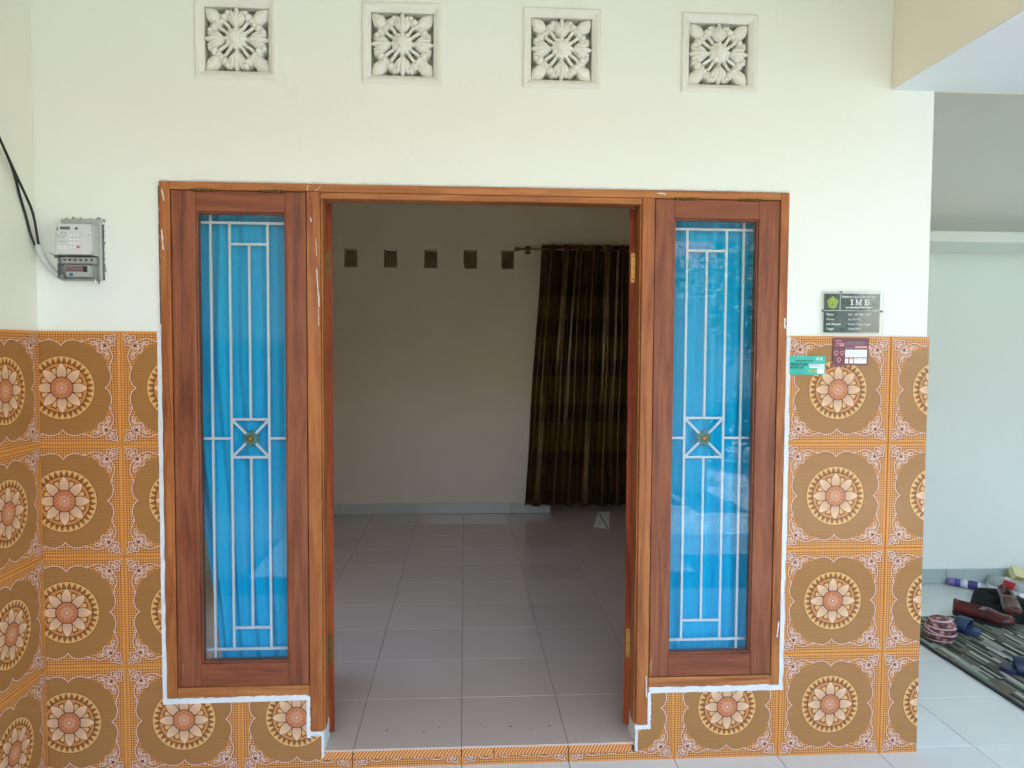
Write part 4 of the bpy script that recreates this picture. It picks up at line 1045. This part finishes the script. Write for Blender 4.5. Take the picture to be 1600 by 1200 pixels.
# patterned round cap
def cap_mat(name):
    m = mat(name, C(150, 110, 104), .8); g = N(m); v = g.coord((1, 1, 1)); vo = g.n('ShaderNodeTexVoronoi'); vo.inputs['Scale'].default_value = 34; g.l(v, vo.inputs['Vector'])
    c = g.ramp(vo.outputs['Distance'], [(0, C(204, 186, 176)), (.30, C(170, 120, 112)), (.50, C(120, 70, 66)), (.7, C(70, 44, 44))])
    s = g.n('ShaderNodeSeparateXYZ'); g.l(v, s.inputs[0]); w = g.math('FRACT', g.math('MULTIPLY', s.outputs[2], 30))
    c = g.mix(g.ramp(w, [(.0, G1), (.16, G1), (.22, (0,0,0,1)), (1, (0,0,0,1))]), c, C(206, 176, 176)); g.color(c); g.bump(vo.outputs['Distance'], .4, .004); return m
cp = empty('knitted_cap', (2.525, 1.055, FZ+.01), 'small round patterned maroon and cream cap at the rug corner', 'cap')
CM = cap_mat('cap_knit')
mb = MB().lathe([(.062, 0), (.072, .012), (.075, .050), (.072, .086), (.062, .108), (.042, .121), (.018, .126), (.002, .127)], (0, 0, 0), 'Z', 32)
place(mb, (2.525, 1.055, FZ+.012), 0, .18, .1).build('crown', CM, cp, smooth=True)
ml = [(.0755*math.cos(2*PI*k/32), .0755*math.sin(2*PI*k/32), .060) for k in range(33)]; mb = MB().tube(ml, .004, 6, caps=False)
place(mb, (2.525, 1.055, FZ+.012), 0, .18, .1).build('trim', mat('cap_trim', C(196, 160, 162), .8), cp, smooth=True)
# rubber slippers
def slipper(label, loc, rz, c, L=.25, Wd=.095):
    e = empty('rubber_slipper', loc, label, 'slipper', 'navy rubber slippers'); mm = mat('navy_rubber', c, .45)
    sole = []
    for i in range(21):
        t = i/20; w = Wd/2*(.80+.22*t)*(1 if t < .8 else math.sqrt(max(.02, 1-((t-.8)/.205)**2)))*(1 if t > .15 else math.sqrt(max(.03, 1-((.15-t)/.155)**2)))
        h = .022+.006*(1-t); sole.append([(t*L, -w, 0), (t*L, w, 0), (t*L, w, h), (t*L, -w, h)])
    place(loft(sole, 4), loc, rz).build('sole', mm, e, bevel=.003)
    st = MB().grid(lambda u, w: (L*(.50+.26*u+.05*math.sin(PI*w)), (Wd/2*.97)*math.cos(PI*w), .010+.060*max(0.0, math.sin(PI*w))**.7), 6, 14)
    o = place(st, loc, rz).build('strap', mm, e, smooth=True, fix=False); md = o.modifiers.new('t', 'SOLIDIFY'); md.thickness = .006
    return e
slipper('navy rubber slipper between the round cap and the leather shoe', (2.66, 1.31, FZ+.011), math.radians(-58), C(40, 62, 92))
slipper('navy rubber slipper in the middle of the rug at the right edge', (2.83, .54, FZ+.011), math.radians(150), C(34, 48, 74), .28, .115)
# spray can lying by the skirting
can_ = empty('spray_can', (3.27, 1.93, FZ+.026), 'purple and white spray can lying against the skirting', 'spray can')
pu, wh, bl = mat('purple_lid', C(126, 104, 160), .4), mat('can_white', C(206, 210, 216), .35), mat('can_blue', C(70, 66, 132), .35)
def cyl(prof, m, nm): place(MB().lathe(prof, (0, 0, 0), 'X', 20), (3.195, 1.985, FZ+.028), math.radians(-42)).build(nm, m, can_, smooth=True)
cyl([(.020, 0), (.024, .004), (.0245, .045)], pu, 'lid'); cyl([(.0255, .046), (.0265, .050), (.0265, .075)], bl, 'body_band'); cyl([(.0267, .0755), (.0267, .118)], wh, 'label_band'); cyl([(.0265, .1185), (.0265, .165), (.0245, .172)], bl, 'body')
cyl([(.0246, .1725), (.020, .188), (.012, .192)], wh, 'base')
# trainers
M['trainer'] = leather('grey_white_mesh', C(196, 198, 192), C(158, 162, 158), .7); M['tsole'] = mat('white_rubber', C(226, 228, 228), .5); M['redmesh'] = mat('red_mesh', C(196, 40, 58), .6)
def tx(L, Wd, hi):
    red = MB().grid(lambda u, w: (L*(.16+.30*u), (Wd/2*1.01)*math.cos(PI*w), .030+(hi*.72)*abs(math.sin(PI*w))**.8*(.5 if .3 < w < .7 else 1)), 6, 16)
    laces = MB()
    for i in range(4): laces.tube([(L*(.50+.06*i), -.022, hi*(.90-.10*i)), (L*(.52+.06*i), 0, hi*(.98-.10*i)), (L*(.50+.06*i), .022, hi*(.90-.10*i))], .0035, 6)
    return [('heel_panel', red, M['redmesh']), ('laces', laces, M['tsole'])]
shoe('trainer', 'white and red trainer with its heel to the rug, beside the spray can', 'shoe', (3.535, 1.725, FZ), math.radians(100), M['trainer'], M['tsole'], .27, .098, .085, group='pair of white and red trainers', extra=tx)
shoe('trainer', 'white and red trainer cut off by the right picture edge', 'shoe', (3.69, 1.70, FZ), math.radians(98), M['trainer'], M['tsole'], .27, .098, .085, group='pair of white and red trainers', extra=tx)
# cream cardboard lid leaning on the wall, folded card on the floor
lid = empty('cardboard_lid', (3.72, 1.95, FZ), 'cream cardboard box lid propped against the wall at the right edge', 'box lid'); cm_ = mat('cream_card', C(216, 212, 160), .7); cm2 = mat('olive_card', C(150, 148, 96), .8)
def lidbox(b, nm, m): place(MB().box(*b), (3.585, 1.88, FZ+.085), math.radians(-14), math.radians(28), math.radians(14)).build(nm, m, lid)
lidbox((0, .30, 0, .10, .0, .003), 'top', cm_); lidbox((0, .30, -.003, 0, -.045, .003), 'front_flap', cm2); lidbox((-.003, 0, -.003, .10, -.045, .003), 'side_flap', cm_); lidbox((.30, .303, -.003, .10, -.045, .003), 'side_flap', cm_)
pk = BOX('shoe_box', (3.60, 3.95, 1.90, 2.0, FZ, FZ+.075), cm2, bevel=.002); tag(pk, 'olive cardboard box under the cream lid by the wall', 'box')
o = place(MB().box(0, .11, 0, .055, 0, .003), (3.345, 1.865, FZ+.0005), math.radians(-48)).build('card', mat('pale_card', C(196, 196, 182), .7)); tag(o, 'small pale card lying between the spray can and trainer', 'card')

# ------------------------------------------------------------------ the yard behind the camera, seen in the window reflections
def paving(name):
    m = mat(name, C(150, 140, 128), .85); g = N(m); br = g.n('ShaderNodeTexBrick'); g.l(g.coord((1, 1, 1), rot=(0, 0, .35)), br.inputs['Vector'])
    br.inputs['Scale'].default_value = 2.4; br.inputs['Color1'].default_value = C(172, 172, 166); br.inputs['Color2'].default_value = C(130, 130, 124); br.inputs['Mortar'].default_value = C(70, 66, 60); br.inputs['Mortar Size'].default_value = .03
    br.inputs['Brick Width'].default_value = .5; br.inputs['Row Height'].default_value = .25
    g.color(br.outputs['Color']); g.bump(br.outputs['Fac'], -.4, .01); return m
yd = BOX('ground', (-80, 80, -80, -3.4005, -.3, -.06), paving('yard_paving')); tag(yd, kind='structure')
bd = BOX('ground_soil', (-80, 80, 2.2, 60, -.4, -.16), mat('soil', C(110, 96, 78), .95)); tag(bd, kind='structure')
gate = empty('unseen_dimming_gate', (0.0, -5.6, -.06), 'dark green yard gate, made solid to darken what the windows mirror', 'gate'); im = mat('dimming_gate_green', C(38, 52, 46), .5)  # panels made solid and dark to keep the pane reflections dim
for i in range(12):
    x = -2.1 + .36*i; BOX('panel', (x, x+.352, -5.61, -5.59, -.02, 1.85), im, gate)
for z in (.08, .95, 1.80): BOX('rail', (-2.12, 2.24, -5.589, -5.56, z-.025, z+.025), im, gate)
for x, l in ((-2.35, 'left'), (2.5, 'right')):
    e = empty('gate_pillar', (x, -5.6, -.06), 'white gate pillar on the %s side of the yard gate' % l, 'pillar', 'gate pillars')
    BOX('shaft', (x-.2, x+.2, -5.8, -5.4, -.06, 2.0), M['wall'], e, bevel=.01); BOX('cap', (x-.26, x+.26, -5.86, -5.34, 2.0, 2.1), M['wall'], e, bevel=.01)
for x0, x1, l in ((-7, -2.56, 'left'), (4.6, 9, 'right')):
    o = BOX('garden_wall', (x0, x1, -7.5, -7.3, -.06, 1.7), M['wall']); tag(o, 'white garden wall to the %s of the yard gate' % l, 'wall')
def shrub(loc, r, h, n, seed, label, name='garden_shrub', trunk=.4):
    rnd = random.Random(seed); e = empty(name, loc, label, 'tree' if 'tree' in name else 'shrub'); mb = MB()
    L = Vector(loc); mb.tube([L, L+Vector((.03, .02, trunk*.5)), L+Vector((0, 0, trunk+h*.4))], [.05, .04, .02], 6)
    for k in range(6): a = k*1.05; mb.tube([L+Vector((0, 0, trunk)), L+Vector((math.cos(a)*r*.7, math.sin(a)*r*.7, trunk+h*.6))], [.02, .006], 5)
    mb.build('trunk', mat('bark', C(92, 74, 56), .9), e); mb = MB()
    cl = [(rnd.gauss(0, .45)*r, rnd.gauss(0, .45)*r, trunk+h*rnd.uniform(.15, .9)) for _ in range(22)]
    for k in range(n):
        c = cl[rnd.randrange(22)]; p = L + Vector((c[0]+rnd.gauss(0, .17)*r, c[1]+rnd.gauss(0, .17)*r, c[2]+rnd.gauss(0, .12)*h))
        u = Vector((rnd.gauss(0, 1), rnd.gauss(0, 1), rnd.gauss(0, .6))).normalized(); w = u.cross(Vector((rnd.gauss(0, 1), rnd.gauss(0, 1), 1))).normalized(); s_ = rnd.uniform(.03, .065)
        mb.face([p-u*s_*1.5, p+w*s_*.6, p+u*s_*1.5, p-w*s_*.6], k % 2)
    mb.build('crown', [LG[0], LG[1]], e, fix=False)
LG = [mat('leaf_green', C(74, 112, 52), .5), mat('leaf_pale', C(112, 142, 72), .5)]
shrub((2.2, -8.4, -.06), 1.0, 1.6, 2200, 1, 'leafy tree behind the right end of the gate', 'garden_tree', 1.3)
shrub((4.6, -8.6, -.06), 1.2, 2.0, 2600, 2, 'tall leafy tree behind the right garden wall', 'garden_tree', 1.4)
shrub((0.2, -8.9, -.06), 1.0, 1.4, 2000, 3, 'leafy tree behind the middle of the gate', 'garden_tree', 1.2)
shrub((-3.6, -8.6, -.06), 1.2, 1.8, 2200, 4, 'leafy tree behind the left garden wall', 'garden_tree', 1.3)
shrub((3.6, -7.6, -.06), .5, .9, 900, 5, 'low shrub beyond the right gate pillar', 'garden_shrub', .1)
hs = empty('opposite_house', (2, -17, -.06), 'pale house across the street facing the porch', 'house')
BOX('wall', (-6, 10, -22, -16, -.06, 3.6), M['wall_side'], hs)
mb = MB(); mb.face([(-6.6, -15.4, 3.5), (10.6, -15.4, 3.5), (10.6, -19, 5.6), (-6.6, -19, 5.6)]); mb.face([(-6.6, -22.6, 3.5), (-6.6, -19, 5.6), (10.6, -19, 5.6), (10.6, -22.6, 3.5)]); mb.face([(-6.6, -15.4, 3.5), (-6.6, -19, 5.6), (-6.6, -22.6, 3.5)]); mb.face([(10.6, -15.4, 3.5), (10.6, -22.6, 3.5), (10.6, -19, 5.6)]); mb.face([(-6.6, -15.4, 3.5), (-6.6, -22.6, 3.5), (10.6, -22.6, 3.5), (10.6, -15.4, 3.5)])
mb.build('roof', mat('clay_tiles', C(150, 88, 62), .85), hs)
for x in (-4, -1, 5, 8): w = BOX('window', (x-.6, x+.6, -16.0, -15.95, .9, 2.3), M['dark_gap'], hs)
BOX('door', (1.5, 2.6, -16.0, -15.95, -.06, 2.1), M['frameZ'], hs)
